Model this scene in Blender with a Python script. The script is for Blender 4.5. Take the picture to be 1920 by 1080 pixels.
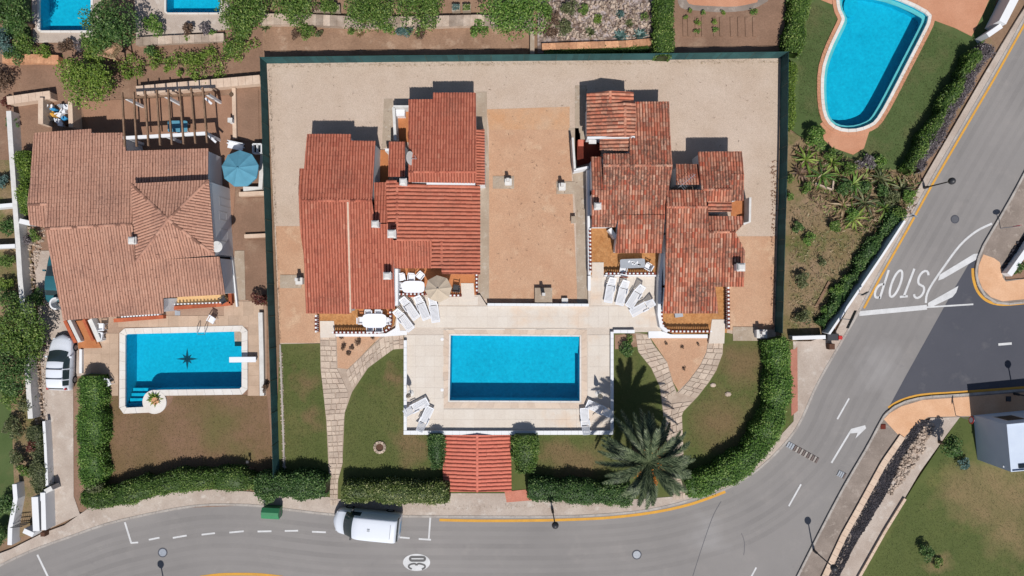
import bpy, bmesh, math, random
import numpy as np
from mathutils import Vector, Matrix
random.seed(7); NR = np.random.default_rng(7)
R = math.radians
for o in list(bpy.data.objects): bpy.data.objects.remove(o)
SC = bpy.context.scene; COL = SC.collection

# ---------------------------------------------------------------- camera, sky, sun, exposure
S = 0.0425; H = 54.4                       # metres per photo pixel on the ground, drone height
cam_d = bpy.data.cameras.new('camera'); cam = bpy.data.objects.new('camera', cam_d); COL.objects.link(cam)
cam.location = (0, 0, H); cam_d.sensor_width = 36; cam_d.lens = 24; cam_d.clip_end = 3000; cam_d.clip_start = .5
SC.camera = cam
SUN_EL, SUN_AZ = R(56), R(10.5)            # shadows run up the picture and a little to the left
W = bpy.data.worlds.new('World'); SC.world = W; W.use_nodes = True
sky = W.node_tree.nodes.new('ShaderNodeTexSky'); sky.sky_type = 'NISHITA'; sky.sun_disc = False
sky.sun_elevation = SUN_EL; sky.sun_rotation = math.pi - SUN_AZ
bg = W.node_tree.nodes['Background']; bg.inputs[1].default_value = 0.062
W.node_tree.links.new(sky.outputs[0], bg.inputs[0])
sd = bpy.data.lights.new('sun', 'SUN'); sd.energy = 4.0; sd.angle = R(.5); sd.color = (1, .955, .89)
sun = bpy.data.objects.new('sun', sd); COL.objects.link(sun)
LD = Vector((-math.sin(SUN_AZ)*math.cos(SUN_EL), math.cos(SUN_AZ)*math.cos(SUN_EL), -math.sin(SUN_EL)))
sun.rotation_euler = LD.to_track_quat('-Z', 'Y').to_euler(); sun.location = (10, -40, 60)
SC.view_settings.view_transform = 'Standard'; SC.view_settings.look = 'None'
SC.view_settings.exposure = 0.25; SC.view_settings.gamma = 1
KA = (1.42, 1.38, 1.29)                                   # how much brighter than its albedo a sunlit flat surface shows

# ---------------------------------------------------------------- helpers
def P(x, y, z=0.0):                         # photo pixel at height z -> world point
    f = 1 - z/H
    return Vector(((x-960)*S*f, (540-y)*S*f, z))
def lin(v):
    v /= 255.0
    return v/12.92 if v <= .04045 else ((v+.055)/1.055)**2.4
def c(r, g, b): return tuple(min(.86, lin(v)/k) for v, k in zip((r, g, b), KA)) + (1,)
ORG = {}
def link(o, parent=None):
    COL.objects.link(o)
    if parent is not None: o.parent = parent
    return o
def tag(o, label=None, cat=None, group=None, kind=None):
    if label: o['label'] = label
    if cat: o['category'] = cat
    if group: o['group'] = group
    if kind: o['kind'] = kind
    return o
def thing(name, label, cat, loc=(0, 0, 0), group=None, rz=0):
    o = bpy.data.objects.new(name, None); COL.objects.link(o)
    o.empty_display_size = .3; o.location = loc; o.rotation_euler = (0, 0, rz)
    ORG[o.name] = Vector(loc) if rz == 0 else None
    return tag(o, label, cat, group)
def org(p):
    v = Vector((0, 0, 0))
    while p is not None:
        q = ORG.get(p.name)
        if q is not None: v = v + q
        p = p.parent
    return v
class MB:
    def __init__(s): s.v = []; s.f = []; s.a = []
    def add(s, vs, fs, a=None):
        n = len(s.v); s.v += [tuple(v) for v in vs]; s.f += [tuple(i+n for i in f) for f in fs]
        s.a += [a if a is not None else random.random()]*len(fs)
    def box(s, cx, cy, z0, sx, sy, sz, rz=0, a=None, taper=1.0):
        vs = []
        for z, t in ((z0, 1), (z0+sz, taper)):
            for dx, dy in ((-1, -1), (1, -1), (1, 1), (-1, 1)):
                x, y = dx*sx/2*t, dy*sy/2*t
                vs.append((cx+x*math.cos(rz)-y*math.sin(rz), cy+x*math.sin(rz)+y*math.cos(rz), z))
        s.add(vs, [(3,2,1,0),(4,5,6,7),(0,1,5,4),(1,2,6,5),(2,3,7,6),(3,0,4,7)], a)
    def hexa(s, b, t, a=None):               # bottom quad, top quad
        s.add(list(b)+list(t), [(3,2,1,0),(4,5,6,7),(0,1,5,4),(1,2,6,5),(2,3,7,6),(3,0,4,7)], a)
    def bar(s, p0, p1, w, h, a=None, up=Vector((0, 0, 1))):   # box beam between two points
        p0, p1 = Vector(p0), Vector(p1); d = (p1-p0).normalized(); x = d.cross(up)
        if x.length < 1e-4: x = Vector((1, 0, 0))
        x.normalize(); y = x.cross(d); q = []
        for p in (p0, p1): q.append([p+x*w/2*i+y*h/2*j for i, j in ((-1,-1),(1,-1),(1,1),(-1,1))])
        s.hexa(q[0], q[1], a)
    def tube(s, p0, p1, r0, r1=None, n=8, a=None):
        r1 = r0 if r1 is None else r1; p0, p1 = Vector(p0), Vector(p1); d = (p1-p0).normalized()
        x = d.cross(Vector((0, 0, 1)));  x = Vector((1, 0, 0)) if x.length < 1e-3 else x.normalized(); y = d.cross(x)
        vs = []
        for p, r in ((p0, r0), (p1, r1)):
            vs += [p+(x*math.cos(2*math.pi*k/n)+y*math.sin(2*math.pi*k/n))*r for k in range(n)]
        s.add(vs, [(k, (k+1) % n, n+(k+1) % n, n+k) for k in range(n)]+[tuple(range(n-1, -1, -1)), tuple(range(n, 2*n))], a)
    def lathe(s, prof, cx=0, cy=0, n=16, a=None, sx=1, sy=1):
        vs = []; m = len(prof)
        for r, z in prof: vs += [(cx+r*sx*math.cos(2*math.pi*k/n), cy+r*sy*math.sin(2*math.pi*k/n), z) for k in range(n)]
        fs = [(i*n+k, i*n+(k+1) % n, (i+1)*n+(k+1) % n, (i+1)*n+k) for i in range(m-1) for k in range(n)]
        s.add(vs, fs+[tuple(range(n-1, -1, -1)), tuple(range((m-1)*n, m*n))], a)
    def build(s, name, mat, parent=None, smooth=False, local=False):
        o_ = Vector((0, 0, 0)) if local else org(parent)
        me = bpy.data.meshes.new(name); me.from_pydata([(v[0]-o_.x, v[1]-o_.y, v[2]-o_.z) for v in s.v], [], s.f)
        at = me.attributes.new('rnd', 'FLOAT', 'FACE'); at.data.foreach_set('value', s.a)
        if smooth: me.polygons.foreach_set('use_smooth', [True]*len(me.polygons))
        me.materials.append(mat); me.update()
        return link(bpy.data.objects.new(name, me), parent)
def npmesh(name, V, F, mat, parent=None, rnd=None, local=False):
    o_ = Vector((0, 0, 0)) if local else org(parent)
    V = np.asarray(V, dtype=np.float32)-np.array(o_, dtype=np.float32); F = np.asarray(F, dtype=np.int32); k = F.shape[1]
    me = bpy.data.meshes.new(name); me.vertices.add(len(V)); me.vertices.foreach_set('co', V.ravel())
    me.loops.add(F.size); me.loops.foreach_set('vertex_index', F.ravel())
    me.polygons.add(len(F)); me.polygons.foreach_set('loop_start', np.arange(0, F.size, k, dtype=np.int32))
    me.update(calc_edges=True)
    if rnd is not None:
        at = me.attributes.new('rnd', 'FLOAT', 'FACE'); at.data.foreach_set('value', np.asarray(rnd, dtype=np.float32))
    me.polygons.foreach_set('use_smooth', np.zeros(len(F), dtype=bool))
    me.materials.append(mat); me.update()
    return link(bpy.data.objects.new(name, me), parent)
def copy_tree(o, parent=None):
    n = o.copy(); link(n, parent)
    for ch in list(o.children): copy_tree(ch, n)
    return n
def smooth(pts, n=6, closed=False):
    pts = [Vector((p[0], p[1], 0)) for p in pts]; out = []; m = len(pts)
    for i in range(m if closed else m-1):
        g = (lambda j: pts[j % m]) if closed else (lambda j: pts[max(0, min(m-1, j))])
        a, b, cc, d = g(i-1), g(i), g(i+1), g(i+2)
        for k in range(n):
            t = k/n
            q = .5*((2*b)+(cc-a)*t+(2*a-5*b+4*cc-d)*t*t+(3*b-a-3*cc+d)*t**3); out.append((q.x, q.y))
    if not closed: out.append((pts[-1].x, pts[-1].y))
    return out
def fill(bm, loops, z):
    edges = []; rings = []
    for lp in loops:
        vs = [bm.verts.new((p[0], p[1], z)) for p in lp]; rings.append(vs)
        edges += [bm.edges.new((vs[i], vs[(i+1) % len(vs)])) for i in range(len(vs))]
    r = bmesh.ops.triangle_fill(bm, use_beauty=True, edges=edges)
    for f in r['geom']:
        if isinstance(f, bmesh.types.BMFace):
            f.normal_update()
            if f.normal.z < 0: f.normal_flip()
    return rings
def sheet(name, poly, z, mat, thick=0.0, holes=(), parent=None, kind='structure', world=False):
    T = (lambda q: [(p[0], p[1]) for p in q]) if world else (lambda q: [P(p[0], p[1], z).to_2d() for p in q])
    bm = bmesh.new(); loops = [T(poly)]+[T(h) for h in holes]
    rings = fill(bm, loops, z)
    if thick > 0:
        for vs in rings:
            lo = [bm.verts.new((v.co.x, v.co.y, z-thick)) for v in vs]; m = len(vs)
            for i in range(m): bm.faces.new((vs[i], vs[(i+1) % m], lo[(i+1) % m], lo[i]))
        bmesh.ops.recalc_face_normals(bm, faces=bm.faces[:])
    o_ = org(parent)
    for v in bm.verts: v.co -= o_
    me = bpy.data.meshes.new(name); bm.to_mesh(me); bm.free(); me.materials.append(mat)
    o = link(bpy.data.objects.new(name, me), parent)
    if kind and parent is None: o['kind'] = kind
    return o
def inside(x, y, poly):
    r = False; j = len(poly)-1
    for i in range(len(poly)):
        xi, yi = poly[i][0], poly[i][1]; xj, yj = poly[j][0], poly[j][1]
        if (yi > y) != (yj > y) and x < (xj-xi)*(y-yi)/(yj-yi)+xi: r = not r
        j = i
    return r
def offset(poly, d):                          # grow a closed polygon outward by d (pixels), mitred
    m = len(poly); A = sum(poly[i][0]*poly[(i+1) % m][1]-poly[(i+1) % m][0]*poly[i][1] for i in range(m)); sg = 1 if A > 0 else -1
    out = []
    for i in range(m):
        a, b, e = Vector(poly[i-1]), Vector(poly[i]), Vector(poly[(i+1) % m])
        d1, d2 = (b-a).normalized(), (e-b).normalized()
        n1, n2 = Vector((d1.y, -d1.x))*sg, Vector((d2.y, -d2.x))*sg; n = (n1+n2)
        n = n.normalized() if n.length > 1e-5 else n1
        out.append(tuple(b+n*d/max(.45, n.dot(n1))))
    return out
def rrect(x0, y0, x1, y1, r, n=4):
    out = []
    for cx, cy, a0 in ((x1-r, y0+r, -90), (x1-r, y1-r, 0), (x0+r, y1-r, 90), (x0+r, y0+r, 180)):
        out += [(cx+r*math.cos(R(a0+90*k/n)), cy+r*math.sin(R(a0+90*k/n))) for k in range(n+1)]
    return out
def resample(line, step):
    pts = [Vector((p[0], p[1])) for p in line]; out = [pts[0]]; need = step
    for a, b in zip(pts, pts[1:]):
        L = (b-a).length; t = need
        while t <= L: out.append(a+(b-a)*t/L); t += step
        need = t-L
    return out
def along(line, t):                            # point at fraction t of a polyline
    pts = [Vector((p[0], p[1])) for p in line]; Ls = [(b-a).length for a, b in zip(pts, pts[1:])]; d = t*sum(Ls)
    for a, b, L in zip(pts, pts[1:], Ls):
        if d <= L or L == Ls[-1] and b is pts[-1]: return a+(b-a)*min(1, d/max(L, 1e-6))
        d -= L
    return pts[-1]

# ---------------------------------------------------------------- materials
MATS = {}
def nodes(name, rough=.85, spec=.3):
    m = bpy.data.materials.new(name); m.use_nodes = True; nt = m.node_tree
    b = nt.nodes['Principled BSDF']; b.inputs['Roughness'].default_value = rough; b.inputs['Specular IOR Level'].default_value = spec
    return m, nt, b
def noise(nt, vec, scale, detail=6, rough=.6):
    n = nt.nodes.new('ShaderNodeTexNoise'); n.inputs['Scale'].default_value = scale; n.inputs['Detail'].default_value = detail
    n.inputs['Roughness'].default_value = rough; nt.links.new(vec, n.inputs['Vector']); return n.outputs['Fac']
def ramp(nt, fac, stops, interp='LINEAR'):
    r = nt.nodes.new('ShaderNodeValToRGB'); r.color_ramp.interpolation = interp; e = r.color_ramp.elements
    while len(e) < len(stops): e.new(.5)
    for k, (p, col) in enumerate(stops): e[k].position = p; e[k].color = col
    nt.links.new(fac, r.inputs[0]); return r.outputs[0]
def mix(nt, fac, a, b, typ='MIX'):
    n = nt.nodes.new('ShaderNodeMixRGB'); n.blend_type = typ
    for s, v in ((n.inputs[0], fac), (n.inputs[1], a), (n.inputs[2], b)):
        if isinstance(v, (int, float)): s.default_value = v
        elif isinstance(v, tuple): s.default_value = v
        else: nt.links.new(v, s)
    return n.outputs[0]
def gr(v): return (v, v, v, 1)
def surf(name, a, b=None, scale=.35, lo=.35, hi=.65, fine=14, famt=.25, rough=.88, bump=.3, bscale=25, spec=.25, third=None, tscale=.9, tlo=.55, thi=.7, rnd=0, stain=None, spots=None, spotcol=None):
    """ground-like surface: two colours in soft patches, an optional third, fine grain and relief"""
    m, nt, bs = nodes(name, rough, spec); g = nt.nodes.new('ShaderNodeNewGeometry').outputs['Position']
    b = b or a
    col = ramp(nt, noise(nt, g, scale, 7, .62), [(lo, a), (hi, b)])
    if third: col = mix(nt, ramp(nt, noise(nt, g, tscale, 8, .65), [(tlo, gr(0)), (thi, gr(1))]), col, third)
    if spots:                                # worn patches: soft, noise-edged, at given photo positions
        wob = nt.nodes.new('ShaderNodeVectorMath'); wob.operation = 'MULTIPLY_ADD'; nz = nt.nodes.new('ShaderNodeTexNoise'); nz.inputs['Scale'].default_value = .55; nz.inputs['Detail'].default_value = 7
        nt.links.new(g, nz.inputs['Vector']); nt.links.new(nz.outputs['Color'], wob.inputs[0]); wob.inputs[1].default_value = (4, 4, 0); nt.links.new(g, wob.inputs[2])
        for sx, sy, sr in spots:
            w0 = P(sx, sy, .1); ds = nt.nodes.new('ShaderNodeVectorMath'); ds.operation = 'DISTANCE'; ds.inputs[1].default_value = (w0.x+2, w0.y+2, .1); nt.links.new(wob.outputs[0], ds.inputs[0])
            mr = nt.nodes.new('ShaderNodeMapRange'); mr.inputs[1].default_value = sr*S*.25; mr.inputs[2].default_value = sr*S*1.15; mr.inputs[3].default_value = .85; mr.inputs[4].default_value = 0; nt.links.new(ds.outputs['Value'], mr.inputs[0])
            col = mix(nt, mr.outputs[0], col, spotcol)
    f = noise(nt, g, fine, 5, .7)
    col = mix(nt, famt, col, ramp(nt, f, [(.25, gr(.15)), (.75, gr(.85))]), 'OVERLAY')
    if stain: col = mix(nt, ramp(nt, noise(nt, g, stain[0], 10, .75), [(stain[1], gr(0)), (stain[1]+.12, gr(stain[2]))]), col, stain[3])
    if rnd:
        at = nt.nodes.new('ShaderNodeAttribute'); at.attribute_name = 'rnd'
        col = mix(nt, rnd, col, ramp(nt, at.outputs['Fac'], [(0, gr(.2)), (1, gr(.8))]), 'OVERLAY')
    nt.links.new(col, bs.inputs['Base Color'])
    if bump:
        bp = nt.nodes.new('ShaderNodeBump'); bp.inputs['Strength'].default_value = bump; bp.inputs['Distance'].default_value = .04
        nt.links.new(noise(nt, g, bscale, 4, .7), bp.inputs['Height']); nt.links.new(bp.outputs[0], bs.inputs['Normal'])
    return m
def plain(name, a, rough=.5, spec=.4, var=.12, scale=3, metal=0):
    m, nt, bs = nodes(name, rough, spec); g = nt.nodes.new('ShaderNodeNewGeometry').outputs['Position']
    col = mix(nt, var, a, ramp(nt, noise(nt, g, scale, 8, .7), [(.3, gr(.1)), (.7, gr(.9))]), 'OVERLAY')
    nt.links.new(col, bs.inputs['Base Color']); bs.inputs['Metallic'].default_value = metal
    return m
def leafy(name, dark, mid, light, trans=.25):
    m, nt, bs = nodes(name, .55, .35)
    at = nt.nodes.new('ShaderNodeAttribute'); at.attribute_name = 'rnd'
    col = ramp(nt, at.outputs['Fac'], [(0, dark), (.5, mid), (1, light)])
    nt.links.new(col, bs.inputs['Base Color'])
    tr = nt.nodes.new('ShaderNodeBsdfTranslucent'); nt.links.new(col, tr.inputs[0])
    mx = nt.nodes.new('ShaderNodeMixShader'); mx.inputs[0].default_value = trans
    nt.links.new(bs.outputs[0], mx.inputs[1]); nt.links.new(tr.outputs[0], mx.inputs[2])
    nt.links.new(mx.outputs[0], nt.nodes['Material Output'].inputs[0]); return m
def tiles_mat(name, cols, stain, amt, sscale=.5, slo=.5):
    m, nt, bs = nodes(name, .82, .25); g = nt.nodes.new('ShaderNodeNewGeometry').outputs['Position']
    at = nt.nodes.new('ShaderNodeAttribute'); at.attribute_name = 'rnd'
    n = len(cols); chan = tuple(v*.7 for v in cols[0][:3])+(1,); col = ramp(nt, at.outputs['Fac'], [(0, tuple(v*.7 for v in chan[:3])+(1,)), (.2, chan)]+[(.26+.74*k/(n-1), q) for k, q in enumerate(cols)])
    col = mix(nt, .22, col, ramp(nt, noise(nt, g, 9, 6, .7), [(.3, gr(.15)), (.7, gr(.85))]), 'OVERLAY')
    st = mix(nt, 1.0, ramp(nt, noise(nt, g, sscale, 6, .6), [(slo, gr(0)), (slo+.2, gr(amt))]), ramp(nt, noise(nt, g, 5, 8, .75), [(.38, gr(0)), (.6, gr(1))]), 'MULTIPLY')
    nt.links.new(mix(nt, st, col, stain), bs.inputs['Base Color'])
    return m
def water_mat(name, tint, rough=.03, wave=2.2):
    m, nt, bs = nodes(name); nt.nodes.remove(bs); g = nt.nodes.new('ShaderNodeNewGeometry').outputs['Position']
    tr = nt.nodes.new('ShaderNodeBsdfTransparent'); tr.inputs[0].default_value = tint
    gl = nt.nodes.new('ShaderNodeBsdfGlossy'); gl.inputs['Roughness'].default_value = rough
    fr = nt.nodes.new('ShaderNodeFresnel'); fr.inputs[0].default_value = 1.33
    bp = nt.nodes.new('ShaderNodeBump'); bp.inputs['Strength'].default_value = .55; bp.inputs['Distance'].default_value = .05
    nt.links.new(noise(nt, g, wave, 4, .6), bp.inputs['Height'])
    nt.links.new(bp.outputs[0], gl.inputs['Normal']); nt.links.new(bp.outputs[0], fr.inputs['Normal'])
    mx = nt.nodes.new('ShaderNodeMixShader'); nt.links.new(fr.outputs[0], mx.inputs[0])
    nt.links.new(tr.outputs[0], mx.inputs[1]); nt.links.new(gl.outputs[0], mx.inputs[2])
    nt.links.new(mx.outputs[0], nt.nodes['Material Output'].inputs[0]); return m
def worn_mat(name, col, amt, scale=.8, lo=.42, hi=.68):
    m, nt, bs = nodes(name, .9, .2); g = nt.nodes.new('ShaderNodeNewGeometry').outputs['Position']; bs.inputs['Base Color'].default_value = col
    tr = nt.nodes.new('ShaderNodeBsdfTransparent'); mx = nt.nodes.new('ShaderNodeMixShader')
    nt.links.new(ramp(nt, noise(nt, g, scale, 9, .68), [(lo, gr(0)), (hi, gr(amt))]), mx.inputs[0]); nt.links.new(tr.outputs[0], mx.inputs[1]); nt.links.new(bs.outputs[0], mx.inputs[2])
    nt.links.new(mx.outputs[0], nt.nodes['Material Output'].inputs[0]); return m
def glass_mat(name, col):
    m, nt, bs = nodes(name, .08, .6); bs.inputs['Base Color'].default_value = col; return m

m_earth = surf('dry_earth', c(160,130,105), c(138,110,86), .25, fine=9, third=c(120,112,72), tscale=.4)
m_asph = surf('asphalt', c(158,152,146), c(142,137,132), .1, .3, .7, fine=30, famt=.22, bump=.25, bscale=60, third=c(162,155,148), tscale=.5, tlo=.55, thi=.8, stain=(.7,.60,.4,c(120,117,116)), spots=[(1650,690,50),(1330,1000,40)], spotcol=c(164,159,154))
m_asph_dark = surf('new_asphalt', c(92,92,98), c(82,83,90), .15, .3, .7, fine=30, famt=.25, bump=.25, bscale=60, third=c(110,108,110), tscale=.6, tlo=.58, thi=.8)
m_pave = surf('pavement_concrete', c(204,188,172), c(184,166,150), .5, fine=12, third=c(216,204,190), tscale=1.3)
m_pave_grey = surf('pavement_grey', c(160,145,132), c(140,126,114), .6, fine=12, third=c(178,164,150), tscale=1.5)
m_pave_or = surf('pavement_orange', c(238,190,150), c(224,172,130), .5, fine=14, bump=.15)
m_kerb = surf('kerb_concrete', c(195,186,175), c(170,160,150), 1.2, fine=10)
m_gravel = surf('pale_gravel', c(216,194,173), c(205,181,158), .3, fine=16, famt=.42, bump=.9, bscale=26, stain=(2.2,.70,.5,c(150,130,110)))
m_gravel_or = surf('orange_gravel', c(214,172,138), c(204,158,124), .4, fine=16, famt=.42, bump=.9, bscale=26, third=c(222,186,152), tscale=.5, stain=(2.0,.62,.4,c(168,130,102)))
m_conc = surf('concrete', c(190,172,150), c(172,152,130), .7, fine=10, third=c(200,186,168), tscale=2)
BR = c(132,108,76)
m_lawn = surf('lawn', c(102,106,58), c(88,98,48), .35, .35, .65, fine=16, famt=.35, bump=.5, bscale=30, third=c(120,110,68), tscale=.3, tlo=.52, thi=.8, spots=[(572,720,32),(590,790,28),(1345,790,60),(1390,680,45),(780,840,40),(1050,850,40),(1090,875,50),(740,700,20)], spotcol=BR)
m_lawn_se = surf('south_east_lawn', c(98,106,56), c(84,96,48), .22, .35, .65, fine=14, famt=.35, bump=.5, bscale=30, third=c(128,122,72), tscale=.25, tlo=.55, thi=.8, spots=[(1800,920,55),(1870,900,50),(1900,1000,60),(1760,1060,30),(1840,960,40),(1900,930,40)], spotcol=c(146,124,88))
m_lawn_dry = surf('dry_lawn', c(134,106,78), c(122,100,68), .25, .4, .6, fine=14, famt=.35, bump=.5, bscale=30, third=c(142,110,86), tscale=.4, tlo=.45, thi=.7, spots=[(410,800,45),(450,850,30)], spotcol=c(112,104,62))
m_lawn_green = surf('green_lawn', c(90,106,60), c(80,98,52), .4, .35, .65, fine=16, famt=.35, bump=.5, bscale=30, third=c(116,112,74), tscale=.3, tlo=.52, thi=.78)
m_soil = surf('brown_soil', c(158,124,101), c(138,108,87), .35, fine=9, famt=.3, bump=.8, bscale=14, third=c(168,140,116), tscale=.5, tlo=.55, thi=.75)
m_soil_pale = surf('pale_soil', c(172,138,112), c(150,118,94), .5, fine=9, famt=.35, bump=.8, bscale=14, third=c(190,160,134), tscale=.9)
m_scrub = surf('scrub_ground', c(156,130,102), c(128,112,74), .4, fine=10, famt=.5, bump=1, bscale=12, third=c(98,104,54), tscale=.45, tlo=.5, thi=.66)
m_rock_g = surf('rockery_gravel', c(196,180,172), c(120,100,88), 1.6, .42, .6, fine=7, famt=.5, bump=1, bscale=8)
m_terr = surf('terrace_paving', c(232,220,204), c(226,212,194), .5, fine=12, famt=.15, bump=.1, rnd=.05, third=c(232,206,180), tscale=.25, stain=(1.5,.62,.3,c(196,178,156)))
m_terr_g = surf('terrace_joint', c(222,206,188), c(214,198,180), .8, fine=12)
m_terr2 = surf('patio_paving', c(206,178,152), c(192,164,138), .8, fine=12, famt=.18, bump=.1, rnd=.2)
m_terr2_g = surf('patio_joint', c(184,154,130), c(170,142,120), .8, fine=12)
m_flag = surf('flagstone', c(214,194,172), c(196,174,154), 1.2, fine=8, famt=.3, bump=.5, bscale=12, rnd=.22, stain=(3,.6,.5,c(140,118,102)))
m_flag_g = surf('path_joint', c(198,178,158), c(176,154,134), 1.2, fine=10)
m_cope = surf('coping_white', c(238,232,222), c(230,220,206), 1, fine=10, famt=.1, bump=.05, rnd=.06)
m_cope_p = surf('coping_pink', c(228,206,184), c(220,196,172), 1, fine=10, famt=.15, bump=.05, rnd=.15)
m_terra = surf('terracotta_floor', c(214,140,90), c(200,126,78), 1.2, fine=10, famt=.25, bump=.1, rnd=.25)
m_ochre = surf('ochre_tiles', c(214,156,100), c(192,132,78), 2.2, fine=7, famt=.45, bump=.1, rnd=.3)
m_brick = surf('red_brick', c(190,104,70), c(172,88,58), 2, fine=9, famt=.3, rnd=.35)
m_brick_d = surf('dark_red_tile', c(128,54,38), c(108,46,34), 2, fine=9, famt=.3, rnd=.35)
m_deck_or = surf('terracotta_deck', c(214,156,122), c(202,142,108), .6, fine=12, famt=.25)
m_white = plain('white_render', c(244,243,240), .75, .3, .06, 1.5)
m_whiteg = plain('weathered_white', c(226,222,214), .8, .3, .2, 2.5)
m_cream = surf('cream_wall', c(232,206,180), c(216,186,160), 1, fine=8)
m_plast = plain('white_plastic', c(248,248,248), .35, .5, .04, 4)
m_cloth = plain('white_tablecloth', c(250,250,252), .85, .2, .03, 4)
m_metal = plain('dark_metal', c(52,52,56), .5, .5, .1, 6)
m_grey_met = plain('grey_metal', c(168,172,176), .4, .5, .1, 6)
m_glass = glass_mat('window_glass', (.012,.018,.022,1)); m_carglass = glass_mat('car_glass', (.028,.042,.048,1))
m_wood = surf('weathered_wood', c(160,128,102), c(126,98,76), 3, fine=18, famt=.4)
m_dwood = plain('brown_wood', c(96,62,44), .7, .3, .3, 5)
m_yellow = surf('yellow_paint', c(232,172,70), c(216,160,72), 1.2, fine=9, famt=.2, bump=0, stain=(4,.6,.6,c(160,140,112)))
m_paint = surf('white_paint', c(232,230,226), c(214,212,208), 1.2, fine=9, famt=.15, bump=0, stain=(4,.63,.5,c(160,156,152)))
m_teal = plain('teal_canvas', c(96,156,176), .8, .2, .12, 2)
m_beige = plain('beige_canvas', c(206,188,164), .85, .2, .1, 2)
m_grey_can = plain('grey_canvas', c(96,96,98), .85, .2, .15, 4)
m_fence = surf('green_screen', c(56,100,98), c(44,84,86), .5, fine=14, famt=.35, bump=.4, bscale=30, rnd=.3, stain=(.9,.6,.4,c(84,116,108)))
m_fencep = plain('green_post', c(38,74,66), .5, .4)
m_stone_or = surf('orange_stone', c(222,168,126), c(196,140,104), 1.3, fine=6, famt=.4, bump=.9, bscale=7, rnd=.4)
m_stone = surf('pale_stone', c(206,186,166), c(176,154,134), 1.5, fine=6, famt=.4, bump=.9, bscale=7, rnd=.5)
m_stone_d = surf('dark_stone', c(74,70,74), c(50,48,52), 1.5, fine=6, famt=.5, bump=.9, bscale=7, rnd=.6)
m_green_p = plain('green_plastic', c(64,138,92), .45, .4, .1, 3)
m_red = plain('red_paint', c(200,44,40), .5, .4)
m_poolf = surf('pool_floor_ripple', (.024,.455,.60,1), (.016,.41,.55,1), .5, fine=4.5, famt=.3, bump=0, third=(.03,.50,.64,1), tscale=2.5)  # blue pool floor; its mottled tones are painted in place of ripple light
m_water = water_mat('pool_water', (.40,.86,.93,1))
m_bark = surf('bark', c(120,98,78), c(90,72,58), 3, fine=9, famt=.5, bump=.9)
m_thatch = surf('dry_thatch', c(206,164,130), c(176,134,104), 3, fine=10, famt=.6, bump=1)
m_carw = plain('white_car_paint', c(240,243,247), .22, .55, .03, 2)
m_cart = plain('teal_car_paint', c(52,108,116), .25, .55, .05, 2)
m_tyre = plain('tyre_rubber', c(40,40,42), .85, .2)
m_rim = plain('wheel_rim', c(180,182,186), .35, .5, .05, 4, .6)
m_lampr = plain('red_lens', c(190,30,36), .2, .5)
m_lampw = plain('clear_lens', c(220,226,230), .15, .6)
m_blue = plain('blue_panel', c(70,160,210), .35, .5)
T_A = [c(178,130,108), c(190,141,118), c(200,150,125), c(206,158,133), c(184,135,112)]
T_B = [c(180,98,76), c(192,110,86), c(200,118,92), c(206,126,100), c(184,102,80), c(212,140,112)]
T_C = [c(172,98,74), c(198,114,86), c(214,130,100), c(226,158,126), c(182,120,96), c(232,180,150), c(204,104,76)]
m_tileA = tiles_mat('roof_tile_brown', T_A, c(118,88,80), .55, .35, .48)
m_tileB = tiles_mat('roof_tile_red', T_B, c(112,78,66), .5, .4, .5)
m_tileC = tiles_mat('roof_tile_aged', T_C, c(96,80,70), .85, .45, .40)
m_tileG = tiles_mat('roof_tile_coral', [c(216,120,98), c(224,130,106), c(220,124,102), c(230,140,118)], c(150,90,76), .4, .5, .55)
G_hedge = leafy('hedge_leaves', c(46,72,24), c(98,130,50), c(174,188,104))
G_hedge_b = leafy('bright_hedge_leaves', c(48,80,26), c(106,146,56), c(180,198,110))
G_hedge_y = leafy('mottled_hedge_leaves', c(50,70,28), c(112,130,58), c(232,228,168))
G_dark = leafy('dark_leaves', c(40,68,28), c(80,116,54), c(156,178,106))
G_lime = leafy('lime_leaves', c(64,88,28), c(118,146,50), c(184,196,100))
G_olive = leafy('olive_leaves', c(62,72,42), c(104,112,68), c(168,168,122))
G_blue = leafy('blue_green_leaves', c(50,84,76), c(90,122,114), c(150,176,166))
G_brown = leafy('brown_leaves', c(74,56,44), c(120,94,74), c(172,142,116))
G_purple = leafy('purple_grey_leaves', c(80,72,72), c(124,114,114), c(178,166,166))
G_dry = leafy('dry_leaves', c(124,100,70), c(170,142,104), c(214,190,152))
G_palm = leafy('palm_leaves', c(34,48,32), c(72,88,58), c(140,150,110), .12)
G_grass = leafy('grass_blades', c(82,94,48), c(104,112,60), c(134,134,84), .4)
G_grass_d = leafy('dry_grass_blades', c(118,104,64), c(140,120,84), c(166,144,104), .4)
G_orange = leafy('orange_flower', c(170,90,20), c(210,124,36), c(226,150,60), .3)
G_pink = leafy('red_flower', c(90,40,40), c(120,60,50), c(70,90,44), .2)

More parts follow.
